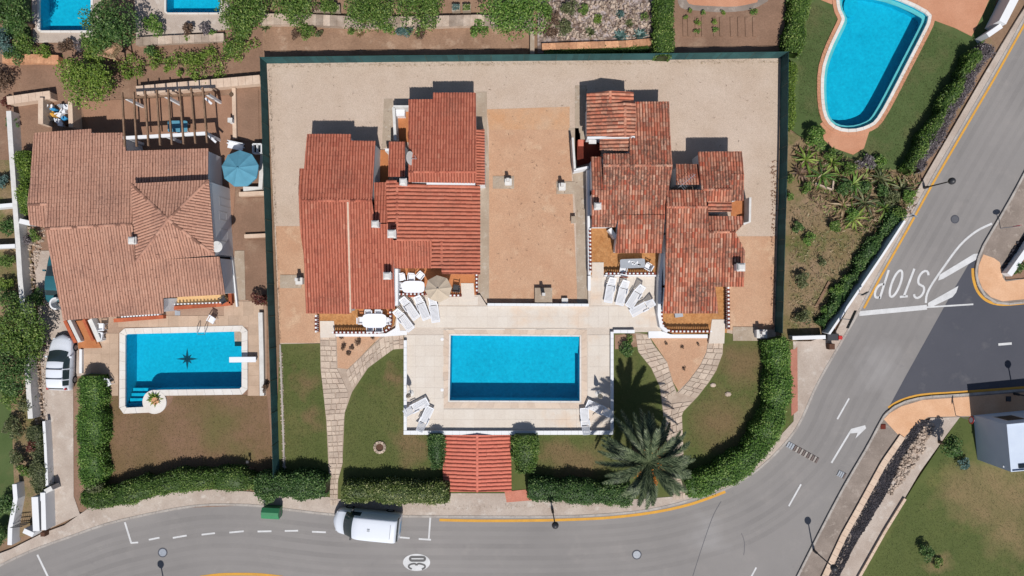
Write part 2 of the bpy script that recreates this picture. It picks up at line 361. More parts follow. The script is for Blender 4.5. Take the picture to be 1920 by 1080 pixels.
# ---------------------------------------------------------------- builders: roofs and houses
def ZR(z): return z if z < 2.4 else 2.4+(z-2.4)*.62        # shallow Mediterranean pitch
def plane3(a, b, d):
    a, b, d = [(q[0], q[1], ZR(q[2])) for q in (a, b, d)]
    A, B, D = P(*a), P(*b), P(*d); n = (B-A).cross(D-A).normalized()
    if n.z < 0: n = -n
    return n, n.dot(A)
CAMP = Vector((0, 0, H))
def raypt(x, y, pl):
    d = P(x, y, 0)-CAMP; t = (pl[1]-pl[0].dot(CAMP))/pl[0].dot(d); return CAMP+d*t
TT = np.array([0, .10, .12, .2, .34, .5, .66, .8, .88, .90, 1.0]); TH = np.array([0, 0, .35, .7, .94, 1, .94, .7, .35, 0, 0])
CH = np.array([1, 1, 0, 0, 0, 0, 0, 0, 1, 1], dtype=bool)
def tile_mesh(W, n, mat, w, L, amp, parent, u, v, var=.2):
    U = [p.dot(u) for p in W]; V = [p.dot(v) for p in W]; N0 = W[0].dot(n)
    iu = np.arange(math.floor(min(U)/w), math.ceil(max(U)/w)+1); jv = np.arange(math.floor(min(V)/L), math.ceil(max(V)/L)+1)
    I, J = [a.ravel() for a in np.meshgrid(iu, jv)]; T = len(I); K = len(TT)
    u0 = I*w+NR.normal(0, .005, T); v0 = J*L+NR.normal(0, .012, T); dz = NR.normal(0, .003, T); sk = NR.normal(0, .006, T)
    wob = .012*np.sin(I*1.7)+.012*np.sin(J*.9+I*.31)
    un, vn, nn = np.array(u), np.array(v), np.array(n)
    def row(vv, h0, amp_, s):
        return ((u0[:, None]+TT[None]*w+s[:, None])[..., None]*un+vv[:, None, None]*vn +
                (N0+h0+dz[:, None]*1.0+wob[:, None]+TH[None]*amp_)[..., None]*nn)
    up = row(v0, .0, amp*.93, -sk); lo = row(v0+L*1.04, .010, amp, sk); ba = row(v0+L*1.04, -.004, amp*.7, sk)
    VV = np.concatenate([up, lo, ba], axis=1).reshape(-1, 3)
    k = np.arange(K-1); q1 = np.stack([k, k+K, k+K+1, k+1], 1); q2 = np.stack([k+K, k+2*K, k+2*K+1, k+K+1], 1)
    F = (np.concatenate([q1, q2])[None]+(np.arange(T)*3*K)[:, None, None]).reshape(-1, 4)
    ci = NR.normal(0, 1, 4000); rv = np.clip(NR.normal(.5, var, T)+var*.6*ci[(I-I.min()) % 4000]+.06*np.sin(J*.8), 0, 1)
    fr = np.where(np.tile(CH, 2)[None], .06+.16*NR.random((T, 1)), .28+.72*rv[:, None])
    o = npmesh('roof_tiles', VV, F, mat, parent, fr.ravel()); o['kind'] = 'stuff'
    bm = bmesh.new(); bm.from_mesh(o.data); oo = org(parent); cen = sum(W, Vector())/len(W)
    for i in range(len(W)):
        a, b = W[i], W[(i+1) % len(W)]; d = (b-a); d.z = 0
        if d.length < .02: continue
        nr = Vector((d.y, -d.x, 0)).normalized()
        if nr.dot(cen-a) > 0: nr = -nr
        bmesh.ops.bisect_plane(bm, geom=bm.verts[:]+bm.edges[:]+bm.faces[:], dist=1e-5, plane_co=a+nr*.03-oo, plane_no=nr, clear_outer=True)
    bm.to_mesh(o.data); bm.free(); return o
def slope(house, pl, polys, mat, w=.215, L=.37, amp=.085, wall=m_white, inset=.14, z0=0.0, var=.17):
    if len(pl) == 3: pl = plane3(*pl)
    n = pl[0]; hz = math.hypot(n.x, n.y); v = Vector((n.x, n.y, -hz*hz/n.z)).normalized(); u = n.cross(v).normalized()
    for poly in polys:
        W = [raypt(x, y, pl) for x, y in poly]; m = len(W); cen = sum(W, Vector())/m
        mb = MB(); top = [p-n*.02 for p in W]; bot = [p-Vector((0, 0, .10)) for p in W]
        mb.add(top+bot, [tuple(range(m)), tuple(range(2*m-1, m-1, -1))]+[(i, m+i, m+(i+1) % m, (i+1) % m) for i in range(m)])
        d = mb.build('roof_slope', mat, house)
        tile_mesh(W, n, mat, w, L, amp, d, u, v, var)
        if wall:
            mb = MB(); q = []
            for p in W:
                e = Vector((cen.x-p.x, cen.y-p.y, 0)); s = e.normalized()*min(inset*1.3, e.length*.4); q.append(p+s)
            tp = [Vector((p.x, p.y, (pl[1]-n.x*p.x-n.y*p.y)/n.z-.11)) for p in q]
            mb.add([Vector((p.x, p.y, z0)) for p in q]+tp, [tuple(range(m-1, -1, -1)), tuple(range(m, 2*m))]+[(i, (i+1) % m, m+(i+1) % m, m+i) for i in range(m)])
            mb.build('wall', wall, house)
    return pl
def ridge(house, pl, a, b, mat, r=.11, lift=.03, z=None):
    A = raypt(*a, pl) if pl else P(a[0], a[1], ZR(a[2])); B = raypt(*b, pl) if pl else P(b[0], b[1], ZR(b[2]))
    mb = MB(); n = max(1, int((B-A).length/.38)); d = (B-A)/n; x = d.cross(Vector((0, 0, 1))).normalized()
    for k in range(n):
        p0 = A+d*k; p1 = A+d*(k+1.06); vs = []
        for p, rr in ((p0, r*1.08), (p1, r*.95)):
            vs += [p+x*rr*math.cos(t)+Vector((0, 0, lift+rr*.75*math.sin(t)-.02)) for t in [math.pi*i/6 for i in range(7)]]
        mb.add(vs, [(i, i+1, 8+i, 7+i) for i in range(6)]+[tuple(range(7)), tuple(range(13, 6, -1))])
    o = mb.build('ridge_tiles', mat, house); o['kind'] = 'stuff'; return o
def chimney(house, x, y, z, s=.42, h=.8, cap='hat'):
    z = ZR(z); b = P(x, y, z+h); mb = MB(); mb.box(b.x, b.y, z-.5, s, s, h+.5); o = mb.build('chimney', m_white, house)
    mb = MB(); mb.box(b.x, b.y, z+h, s*1.25, s*1.25, .06)
    for i in (-1, 1):
        for j in (-1, 1): mb.box(b.x+i*s*.4, b.y+j*s*.4, z+h+.06, .1, .1, .16)
    mb.box(b.x, b.y, z+h+.22, s*1.05, s*1.05, .07, taper=.6); mb.build('chimney_cap', m_whiteg, o)
    mb = MB(); mb.box(b.x, b.y, z+h+.06, s*.5, s*.5, .05); mb.build('flue', m_metal, o)
def wall_run(name, label, cat, pts, wpx, h, mat, cap=None, z0=0.0, group=None, parent=None, capw=1.25, visible_top=True):
    """low wall along a photo polyline; wpx = thickness in px; pts are read at the wall's top"""
    Q = [P(x, y, h) for x, y in pts]; hw = wpx*S/2; Lf, Rt = [], []
    for i, q in enumerate(Q):
        d = (Q[min(i+1, len(Q)-1)]-Q[max(i-1, 0)]).normalized(); nn = Vector((-d.y, d.x, 0))*hw; Lf.append(q+nn); Rt.append(q-nn)
    root = parent or thing(name, label, cat, (Q[0].x, Q[0].y, z0), group)
    mb = MB(); dn = lambda p: Vector((p.x, p.y, z0-.04))
    for i in range(len(Q)-1):
        mb.hexa([dn(Rt[i]), dn(Rt[i+1]), dn(Lf[i+1]), dn(Lf[i])], [Rt[i], Rt[i+1], Lf[i+1], Lf[i]])
    mb.build('wall_body', mat, root)
    if cap:
        tot = sum((b-a).length for a, b in zip(Q, Q[1:])); n = max(1, int(tot/.55))
        LL = [(p.x, p.y) for p in Lf]; RR = [(p.x, p.y) for p in Rt]; k_ = (capw-1)/2
        for i in range(n):
            a, b = i/n, (i+1)/n-.015/max(.3, tot/n)/n
            l0, l1, r0, r1 = along(LL, a), along(LL, b), along(RR, a), along(RR, b)
            e0, e1 = (l0-r0)*k_, (l1-r1)*k_; f = lambda v, z: Vector((v.x, v.y, z))
            dz = random.uniform(0, .008)
            mb = MB(); mb.hexa([f(r0-e0, h), f(r1-e1, h), f(l1+e1, h), f(l0+e0, h)], [f(r0-e0, h+.05+dz), f(r1-e1, h+.05+dz), f(l1+e1, h+.05+dz), f(l0+e0, h+.05+dz)])
            mb.build('cap_stone', cap, root)
    return root
def balustrade(house, line, z0, h=.75, pitch=.15, inner=True):
    """terracotta rail with white blocks and white balusters, along photo points read at the rail"""
    q = resample([(P(x, y, z0+h).x, P(x, y, z0+h).y) for x, y in line], pitch)
    A, B = MB(), MB()
    rail = MB(); bas = MB()
    for i in range(len(q)-1):
        a, b = q[i], q[i+1]; d = (b-a).normalized(); ang = math.atan2(d.y, d.x); m_ = (a+b)/2
        bas.box(m_.x, m_.y, z0-.02, pitch*1.02, .14, .12, ang)
        rb_ = MB(); wb_ = i % 2 == 0; rb_.box(m_.x, m_.y, z0+h-.1, pitch*.97, .12 if wb_ else .2, (.085 if wb_ else .1)+random.uniform(0, .008), ang); rb_.build('rail_block', m_brick_d if i % 2 else m_white, house)
    bas.build('balustrade_base', m_brick_d, house)
    for i in range(len(q)-1):
        m_ = (q[i]+q[i+1])/2; mb = MB(); mb.lathe([(.035, z0+.1), (.055, z0+.2), (.03, z0+.34), (.055, z0+.5), (.04, z0+h-.1)], m_.x, m_.y, 6)
        mb.build('baluster', m_white, house)
def opening(house, a, b, z0, z1, mat=m_glass, frame=m_whiteg, name='window', out=.03):
    """window or door between two world points on a wall (2D), facing out = right of a->b"""
    a, b = Vector(a).to_2d(), Vector(b).to_2d(); d = (b-a).normalized(); n = Vector((d.y, -d.x)); f = lambda p, z: Vector((p.x, p.y, z))
    mb = MB()
    for p0, p1, zz0, zz1 in ((a, a+d*.07, z0, z1), (b-d*.07, b, z0, z1), (a+d*.07, b-d*.07, z1-.07, z1), (a+d*.07, b-d*.07, z0, z0+.07)):
        mb.hexa([f(p0-n*.06, zz0), f(p0+n*out, zz0), f(p1+n*out, zz0), f(p1-n*.06, zz0)], [f(p0-n*.06, zz1), f(p0+n*out, zz1), f(p1+n*out, zz1), f(p1-n*.06, zz1)])
    o = mb.build(name, frame, house); mb = MB(); i0, i1 = a+d*.07, b-d*.07
    mb.hexa([f(i0-n*.05, z0+.07), f(i0+n*out*.4, z0+.07), f(i1+n*out*.4, z0+.07), f(i1-n*.05, z0+.07)], [f(i0-n*.05, z1-.07), f(i0+n*out*.4, z1-.07), f(i1+n*out*.4, z1-.07), f(i1-n*.05, z1-.07)])
    mb.build('pane', mat, o)
def floor_part(house, poly, z, mat, name='porch_floor', thick=.12):
    o = sheet(name, poly, z, mat, thick, parent=house, kind=None); return o
def tile_field(parent, x0, y0, x1, y1, step, z, mat, name='paving_slab', gap=.006, skip=None, th=.025, jit=.12):
    nx, ny = max(1, round((x1-x0)/step)), max(1, round((y1-y0)/step)); meshes = []
    sx, sy = (x1-x0)/nx, (y1-y0)/ny; wx, wy = sx*S*(1-z/H)-gap, sy*S*(1-z/H)-gap
    for k in range(4):
        mb = MB(); mb.box(0, 0, 0, wx, wy, th+.003*k, 0, a=.2+.2*k); me = bpy.data.meshes.new(name); me.from_pydata(mb.v, [], mb.f)
        at = me.attributes.new('rnd', 'FLOAT', 'FACE'); at.data.foreach_set('value', mb.a); me.materials.append(mat); meshes.append(me)
    for i in range(nx):
        for j in range(ny):
            x, y = x0+(i+.5)*sx, y0+(j+.5)*sy
            if skip and skip(x, y): continue
            o = bpy.data.objects.new(name, random.choice(meshes)); link(o, parent); o.location = P(x, y, z)-org(parent); o.location.z = z-.004-org(parent).z
def flag_path(parent, A, B, row, cols, z, mat=m_flag, name='flagstone', gap=.022):
    la = sum((Vector(b)-Vector(a)).length for a, b in zip(A, A[1:])); n = max(1, round(la/row)); ts = [0]
    for k in range(n): ts.append((k+1+random.uniform(-.18, .18)*(k < n-1))/n)
    for t0, t1 in zip(ts, ts[1:]):
        a0, a1, b0, b1 = along(A, t0), along(A, t1), along(B, t0), along(B, t1)
        m_ = random.choice(cols); cu = [0]+sorted((k+random.uniform(-.22, .22))/m_ for k in range(1, m_))+[1]
        for s0, s1 in zip(cu, cu[1:]):
            j = lambda: random.uniform(-.05, .05)
            q = [a0.lerp(b0, s0+(0 if s0 == 0 else j()*.5)), a0.lerp(b0, s1+(0 if s1 == 1 else j()*.5)), a1.lerp(b1, s1), a1.lerp(b1, s0)]
            W = [P(p.x, p.y, z) for p in q]; cen = sum(W, Vector())/4; h = .03+random.uniform(0, .014)
            W = [p+(cen-p).normalized()*gap*1.4 for p in W]; top = [p.lerp(cen, .05)+Vector((0, 0, h)) for p in W]
            n3 = (W[1]-W[0]).cross(W[2]-W[0]).z
            if n3 < 0: W.reverse(); top.reverse()
            mb = MB(); mb.hexa(W, top); mb.build(name, mat, parent)
def swimming_pool(label, inner, wpx, ztop, depth, cope=m_cope, steps=None, nseg=.55, water_drop=.12, label_c='swimming pool', copeh=.05):
    outer = offset(inner, wpx); c0 = P(sum(p[0] for p in inner)/len(inner), sum(p[1] for p in inner)/len(inner), ztop)
    root = thing('swimming_pool', label, label_c, (c0.x, c0.y, ztop-depth)); zt = ztop
    I = [P(x, y, zt) for x, y in inner]; m = len(I); zb = zt-depth
    bm = bmesh.new(); fill(bm, [[(p.x, p.y) for p in I]], zb)
    for i in range(m):
        a, b = I[i], I[(i+1) % m]
        f = bm.faces.new([bm.verts.new(q) for q in ((a.x, a.y, zb), (b.x, b.y, zb), (b.x, b.y, zt), (a.x, a.y, zt))])
    bmesh.ops.remove_doubles(bm, verts=bm.verts[:], dist=1e-4)
    for v in bm.verts: v.co -= org(root)
    me = bpy.data.meshes.new('basin'); bm.to_mesh(me); bm.free(); me.materials.append(m_poolf); link(bpy.data.objects.new('basin', me), root)
    sheet('water', [(p.x, p.y) for p in I], zt-water_drop, m_water, 0, parent=root, kind=None, world=True)
    tot = sum((Vector(inner[i])-Vector(inner[(i+1) % m])).length for i in range(m))*S
    for i in range(m):
        i0, i1, o0, o1 = Vector(inner[i]), Vector(inner[(i+1) % m]), Vector(outer[i]), Vector(outer[(i+1) % m])
        L = (i1-i0).length*S; n = max(1, round(L/nseg)); zc = zt+copeh
        for k in range(n):
            a, b = k/n, (k+1)/n; g = min(.012/max(L, .05), .1/n)/2
            q = [i0.lerp(i1, a+g), i0.lerp(i1, b-g), o0.lerp(o1, b-g), o0.lerp(o1, a+g)]
            lo = [P(p.x, p.y, zc).xy for p in q]; e = random.uniform(0, .004)
            B = [Vector((p.x, p.y, zt-.1)) for p in lo]; T = [Vector((p.x, p.y, zc+e)) for p in lo]
            if (B[1]-B[0]).cross(B[2]-B[0]).z < 0: B.reverse(); T.reverse()
            mb = MB(); mb.hexa(B, T); mb.build('coping_stone', cope, root)
    return root, outer

# ---------------------------------------------------------------- builders: plants
def leaf_quads(pts, size, up=.6, asp=.55):
    n = len(pts); d = NR.normal(size=(n, 3)); d[:, 2] *= .55; d /= np.linalg.norm(d, axis=1)[:, None]
    nr = NR.normal(size=(n, 3)); nr[:, 2] = np.abs(nr[:, 2])+up*2; b = np.cross(nr, d); b /= np.linalg.norm(b, axis=1)[:, None]+1e-6
    s = size*NR.uniform(.6, 1.35, n)[:, None]
    V = np.stack([pts-d*s*.5, pts+b*s*asp*.5, pts+d*s*.5, pts-b*s*asp*.5], 1).reshape(-1, 3)
    return V, np.arange(4*n).reshape(-1, 4)
def lobes_pts(n, R_, h, k, z0=.1, rough=.35):
    """points in a lumpy crown radius R_, height h, from k lobes; more near lobe surfaces"""
    cs = []
    for i in range(k):
        a = random.uniform(0, 6.283); q = R_*math.sqrt(random.random())*.72
        cs.append((q*math.cos(a), q*math.sin(a), h*random.uniform(.35, .78)*(1-.35*(q/R_)**2), R_*random.uniform(.26, .46)))
    cs[0] = (0, 0, h*.62, R_*.5); C_ = np.array(cs); idx = NR.integers(0, k, n)
    d = NR.normal(size=(n, 3)); d /= np.linalg.norm(d, axis=1)[:, None]; d[:, 2] = np.where(d[:, 2] < -.3, -d[:, 2], d[:, 2])
    rr = C_[idx, 3]*np.clip(NR.normal(.93, .13, n), .3, 1.25)
    vs = min(1.0, h/(2.0*R_)*1.3)
    p = C_[idx, :3]+d*rr[:, None]*np.array([1, 1, vs]); p[:, 2] = np.clip(p[:, 2], z0*.3, None); return p
def shrub(label, x, y, rpx, h, mat, cat='shrub', name='shrub', leaf=.13, dens=150, group=None, k=None, zb=.1, flat=1.0, flower=None):
    rr = rpx*S; b = P(x, y, h*.5); root = thing(name, label, cat, (b.x, b.y, zb), group)
    n = int(dens*3.2*rr*(rr+h)*1.0)+30; p = lobes_pts(n, rr, h, k or max(4, int(6+rr*4))); p[:, 1] *= flat
    V, F = leaf_quads(p, leaf); hz = (p[:, 2]/max(h, .1)); r_ = np.clip(NR.normal(.45, .22, n), 0, 1)
    npmesh('crown', V, F, mat, root, r_, local=True)
    mb = MB()
    for i in range(4):
        a = random.uniform(0, 6.28); mb.tube((0, 0, -.05), (rr*.4*math.cos(a), rr*.4*math.sin(a), h*.6), .035+.01*h, .012, 5)
    mb.build('stem', m_bark, root, local=True)
    if flower:
        q = p[NR.integers(0, n, max(6, n//14))]+np.array([0, 0, .05]); V, F = leaf_quads(q, leaf*.7, 1, .9); npmesh('blossom', V, F, flower, root, NR.uniform(0, 1, len(q)), local=True)
    return root
def tree(label, x, y, rpx, h, mat, cat='tree', name='broadleaf_tree', leaf=.17, dens=120, group=None, lean=(0, 0)):
    rr = rpx*S; b = P(x, y, h*.7); root = thing(name, label, cat, (b.x, b.y, .05), group)
    n = int(dens*4.2*rr*(rr+h*.55)); p = lobes_pts(n, rr, h*.7, int(10+rr*6)); p[:, 2] += h*.3
    V, F = leaf_quads(p, leaf); npmesh('crown', V, F, mat, root, np.clip(NR.normal(.45, .22, n), 0, 1), local=True)
    mb = MB(); mb.tube((0, 0, -.1), (.1, .05, h*.5), .07+.03*h, .09, 8)
    for i in range(7):
        a = i*.9+random.random(); mb.tube((.1, .05, h*.42), (rr*.6*math.cos(a), rr*.6*math.sin(a), h*random.uniform(.6, .85)), .06, .02, 5)
    mb.build('trunk', m_bark, root, local=True); return root
def hedge(label, line, wpx, h, mat, leaf=.12, dens=230, group=None, cat='hedge', name='hedge', lump=.13, zb=.1, round_=.25, sp=None):
    Q = [P(x, y, h) for x, y in smooth(line, 5)]; root = thing(name, label, cat, (Q[0].x, Q[0].y, zb), group)
    pts = resample([(q.x, q.y) for q in Q], .22); hw = wpx*S/2; m = len(pts); rings = []; mb = MB(); prof = []
    for t in range(9):
        a = math.pi*t/8; prof.append((abs(math.cos(a))**.45*(1 if math.cos(a) > 0 else -1), abs(math.sin(a))**.4))
    nrm = []
    for i in range(m):
        d = (pts[min(i+1, m-1)]-pts[max(0, i-1)]).normalized(); nrm.append(Vector((-d.y, d.x)))
    fr = lambda i: min(1, .45+.55*min(i, m-1-i)/(1.2*hw/.22+1e-6)) if hw > .3 else 1
    vs = []
    for i in range(m):
        k = fr(i)**.5; lx = 1+lump*math.sin(i*.37+1)+lump*.6*math.sin(i*.93)
        for a, b in prof:
            q = pts[i]+nrm[i]*a*hw*.86*k*lx; vs.append((q.x, q.y, zb-.05+b*(h-zb)*.9*(1+lump*.4*math.sin(i*.51))))
    fs = [(i*9+j, i*9+j+1, (i+1)*9+j+1, (i+1)*9+j) for i in range(m-1) for j in range(8)]+[tuple(range(9)), tuple(range((m-1)*9+8, (m-1)*9-1, -1))]
    mb.add(vs, fs, .12); mb.build('inner_foliage', mat, root, smooth=True)
    per = 2*hw+2*h; n = int(dens*per*m*.22); VA = np.array(vs).reshape(m, 9, 3)
    wt = np.linalg.norm(np.diff(VA, axis=1), axis=2); wt = wt.mean(0); wt[3:5] *= 1.3; wt /= wt.sum()
    i = NR.integers(0, m-1, n); j = NR.choice(8, n, p=wt); fi, fj = NR.random(n)[:, None], NR.random(n)[:, None]
    p = (VA[i, j]*(1-fj)+VA[i, j+1]*fj)*(1-fi)+(VA[i+1, j]*(1-fj)+VA[i+1, j+1]*fj)*fi
    cen = VA[i].mean(1); d = p-cen; d /= np.linalg.norm(d, axis=1)[:, None]+1e-6
    p = p+d*(np.clip(NR.normal(.05, .085, n), -.08, .34)+.16*(NR.random((m//3+2, 5))[i//3, j//2]-.5))[:, None]; p[:, 2] = np.maximum(p[:, 2], zb+.02)
    cl = NR.random((m//4+2, 5)); tone = cl[i//4, j//2]*.9+.1*NR.random(n)
    V, F = leaf_quads(p, leaf); npmesh('leaves', V, F, mat, root, np.clip(NR.normal(.40, .2, n)+.34*(tone-.5), 0, 1))
    return root
def vine(label, line, wpx, h, mat, n=4200, leaf=.15, zb=.1):
    Q = [P(x, y, h*.6) for x, y in smooth(line, 5)]; ln = [(q.x, q.y) for q in Q]; root = thing('vine', label, 'vine', (Q[0].x, Q[0].y, zb)); k = 46
    cs = np.array([[*(along(ln, random.random())+Vector((random.gauss(0, 1), random.gauss(0, 1)))*wpx*S*.26), h*random.uniform(.3, .8), wpx*S*random.uniform(.12, .34)] for _ in range(k)])
    ix = NR.integers(0, k, n); d = NR.normal(size=(n, 3)); d /= np.linalg.norm(d, axis=1)[:, None]; p = cs[ix, :3]+d*(cs[ix, 3]*NR.uniform(.5, 1.15, n))[:, None]*np.array([1, 1, .7]); p[:, 2] = np.maximum(p[:, 2], zb+.03)
    V, F = leaf_quads(p, leaf); npmesh('leaves', V, F, mat, root, np.clip(NR.normal(.45, .24, n), 0, 1)); mb = MB()
    for a, b in zip(Q[::4], Q[4::4]): mb.tube((a.x, a.y, h*.3), (b.x, b.y, h*.35), .04, .03, 5)
    mb.build('stem', m_bark, root); return root
def frond(mb, base, az, L, rise, droop, wid, nl=16, tw=.3):
    """one feather frond: curved midrib with leaflets"""
    ca, sa = math.cos(az), math.sin(az); side = Vector((-sa, ca, 0)); pts = []
    for k in range(nl+1):
        t = k/nl; pts.append(base+Vector((ca*L*t*(1-.12*t), sa*L*t*(1-.12*t), L*(rise*t-droop*t*t))))
    for k in range(0, nl, 4): mb.tube(pts[k], pts[min(k+4, nl)], .035*(1-k/nl)+.01, .035*(1-(k+4)/nl)+.008, 4, .75)
    for k in range(1, nl):
        t = k/nl; w = wid*math.sin(math.pi*(.12+.85*t))**.7; d = (pts[k+1]-pts[k]).normalized()
        for s in (-1, 1):
            for e in (0, .33, .66):
                p = pts[k].lerp(pts[k+1], e); q = p+(side*s*.6+d*.95)*w*random.uniform(.85, 1.15)+Vector((0, 0, w*random.uniform(-.2, .18)))
                wl = d*.06+Vector((0, 0, .01)); mb.add([p-wl, q, p+wl], [(0, 1, 2)], random.random())
def rnd_w(a): return a*random.uniform(.9, 1.1)
def palm(label, x, y, h, L, n, mat, flowers=True, cat='palm tree', name='palm_tree', trunk_r=.28):
    t = P(x, y, h); root = thing(name, label, cat, (t.x, t.y, .1)); mb = MB(); q = 10; prof = []
    for k in range(q+1): prof.append((trunk_r*(1.25-.35*k/q)+.03*(k % 2), h*.94*k/q-.1))
    mb.lathe(prof, 0, 0, 12); mb.build('trunk', m_bark, root, local=True)
    for i in range(n):
        f = i/n; az = i*2.39996+random.uniform(-.2, .2); mb = MB()
        if f < .25: ri, dr, l = 1.1, .55, L*.75
        elif f < .6: ri, dr, l = .65, .75, L*1.0
        else: ri, dr, l = .22, .72, L*1.02
        l *= random.uniform(.88, 1.08); frond(mb, Vector((0, 0, h*.93)), az, l, ri, dr, rnd_w(.5), 24); mb.build('frond', mat, root, local=True)
    if flowers:
        for i in range(5):
            a = (-.1, .6, 2.6, 4.0, 5.1)[i]+1.0; b0 = Vector((0, 0, h*.93)); e = b0+Vector((math.cos(a)*1.35, math.sin(a)*1.35, .75))
            pp = np.array(b0)+ (np.array(e)-np.array(b0))*NR.uniform(.5, 1.05, 130)[:, None]+NR.normal(0, .13, (130, 3))
            V, F = leaf_quads(pp, .12); npmesh('fruit_cluster', V, F, G_orange, root, NR.uniform(0, 1, 130), local=True)
    return root
def agave(label, x, y, rpx, mat, group=None, n=22, h=.7, cat='agave', name='agave_plant'):
    b = P(x, y, .2); root = thing(name, label, cat, (b.x, b.y, .1), group); rr = rpx*S
    for i in range(n):
        a = i*2.39996; e = .25+.9*(i/n); L = rr*(1.05-.35*i/n); mb = MB(); w = .06+.05*rr
        d = Vector((math.cos(a)*math.cos(e), math.sin(a)*math.cos(e), math.sin(e)*.9)); s = Vector((-math.sin(a), math.cos(a), 0))
        p0, p1, p2 = Vector((0, 0, .03)), d*L*.5, d*L*.5+Vector((d.x, d.y, d.z*.6)).normalized()*L*.5; up = Vector((0, 0, .03))
        mb.add([p0-s*w*.7, p0+s*w*.7, p1+s*w+up, p1-up, p1-s*w+up, p2], [(0, 3, 4), (0, 1, 3), (1, 2, 3), (4, 3, 5), (3, 2, 5)], random.random())
        mb.build('leaf', mat, root, local=True)
    return root
def broad_plant(label, x, y, n, L, mat, group=None, h=1.0, cat='plant', name='broad_leaved_plant', wid=.16):
    b = P(x, y, h*.5); root = thing(name, label, cat, (b.x, b.y, .1), group)
    for i in range(n):
        a = i*2.39996+random.uniform(-.3, .3); l = L*random.uniform(.65, 1.1); mb = MB(); ca, sa = math.cos(a), math.sin(a); s = Vector((-sa, ca, 0)); vs = []
        hh = h*random.uniform(.6, 1.1)
        for k in range(6):
            t = k/5; p = Vector((ca*l*t, sa*l*t, hh*math.sin(min(1, t*1.3+.15)*2.2)*.8)); w = wid*math.sin(math.pi*(.1+.88*t)) if t < 1 else .01
            vs += [p-s*w, p-Vector((0, 0, .03)), p+s*w]
        mb.add(vs, [(3*k+j, 3*k+j+1, 3*k+j+4, 3*k+j+3) for k in range(5) for j in range(2)], random.random()); mb.build('leaf', mat, root, local=True)
    return root

# ---------------------------------------------------------------- builders: furniture and street things
def lounger_proto():
    r = thing('sun_lounger', 'x', 'sun lounger'); mb = MB()              # lies along +x, head at +x
    for s in (-1, 1): mb.box(-.3, s*.31, .30, 1.32, .06, .07)
    for k in range(14): mb.box(-.93+k*.093, 0, .325, .066, .60, .03)
    mb.box(-.985, 0, .29, .05, .66, .08); mb.build('seat', m_plast, r)
    mb = MB(); t = R(38); d = Vector((math.cos(t), 0, math.sin(t))); o = Vector((.37, 0, .34)); nn = Vector((-math.sin(t), 0, math.cos(t)))
    for s in (-1, 1): mb.bar(o+Vector((0, s*.29, 0)), o+d*.72+Vector((0, s*.25, 0)), .06, .05)
    for k in range(6): p = o+d*(.06+k*.1); mb.bar(p-Vector((0, .28, 0)), p+Vector((0, .28, 0)), .065, .025, up=nn)
    b = mb.build('backrest', m_plast, r); mb = MB(); p = o+d*.72; mb.bar(p-Vector((0, .27, 0)), p+Vector((0, .27, 0)), .16, .04, up=nn); mb.build('headrest', m_plast, b)
    for x in (-.75, .3):
        for s in (-1, 1): mb = MB(); mb.bar((x, s*.3, .31), (x+.04, s*.31, 0), .06, .05); mb.build('leg', m_plast, r)
    for s in (-1, 1):
        mb = MB(); mb.bar((-.05, s*.34, .52), (.42, s*.34, .52), .06, .04); mb.bar((-.05, s*.34, .52), (-.05, s*.32, .32), .05, .05); mb.build('armrest', m_plast, r)
    return r
def chair_proto(mat):
    r = thing('garden_chair', 'x', 'chair'); mb = MB(); mb.box(0, 0, .42, .48, .46, .035, 0, taper=.94); mb.build('seat', mat, r)   # faces +x
    mb = MB()
    for k in range(5): mb.bar((-.22, -.18+k*.09, .44), (-.34, -.18+k*.09, .84), .06, .025)
    mb.bar((-.34, -.24, .85), (-.34, .24, .85), .07, .05); mb.build('backrest', mat, r)
    for x in (-.2, .2):
        for s in (-1, 1): mb = MB(); mb.tube((x, s*.2, .43), (x*1.15, s*.24, 0), .025, .02, 6); mb.build('leg', mat, r)
    for s in (-1, 1):
        mb = MB(); mb.bar((-.3, s*.26, .64), (.2, s*.27, .63), .06, .03); mb.bar((.18, s*.27, .63), (.2, s*.24, .42), .04, .04); mb.build('armrest', mat, r)
    return r
def table(label, x, y, lx, ly, rz, top, shape='oval', z0=.3, group=None):
    b = P(x, y, z0+.72); r = thing('garden_table', label, 'table', (b.x, b.y, z0), group, rz); mb = MB(); n = 24; vs = []
    for z, k in ((.69, .99), (.73, 1)):
        for i in range(n):
            a = 2*math.pi*i/n; e = .5 if shape == 'oval' else .22
            vs.append((lx/2*k*math.copysign(abs(math.cos(a))**e, math.cos(a)), ly/2*k*math.copysign(abs(math.sin(a))**e, math.sin(a)), z))
    mb.add(vs, [(i, (i+1) % n, n+(i+1) % n, n+i) for i in range(n)]+[tuple(range(n-1, -1, -1)), tuple(range(n, 2*n))]); mb.build('tabletop', top, r, local=True)
    for i in (-1, 1):
        for j in (-1, 1): mb = MB(); mb.tube((i*lx*.33, j*ly*.3, .7), (i*lx*.38, j*ly*.36, 0), .035, .03, 6); mb.build('leg', m_plast, r, local=True)
    return r
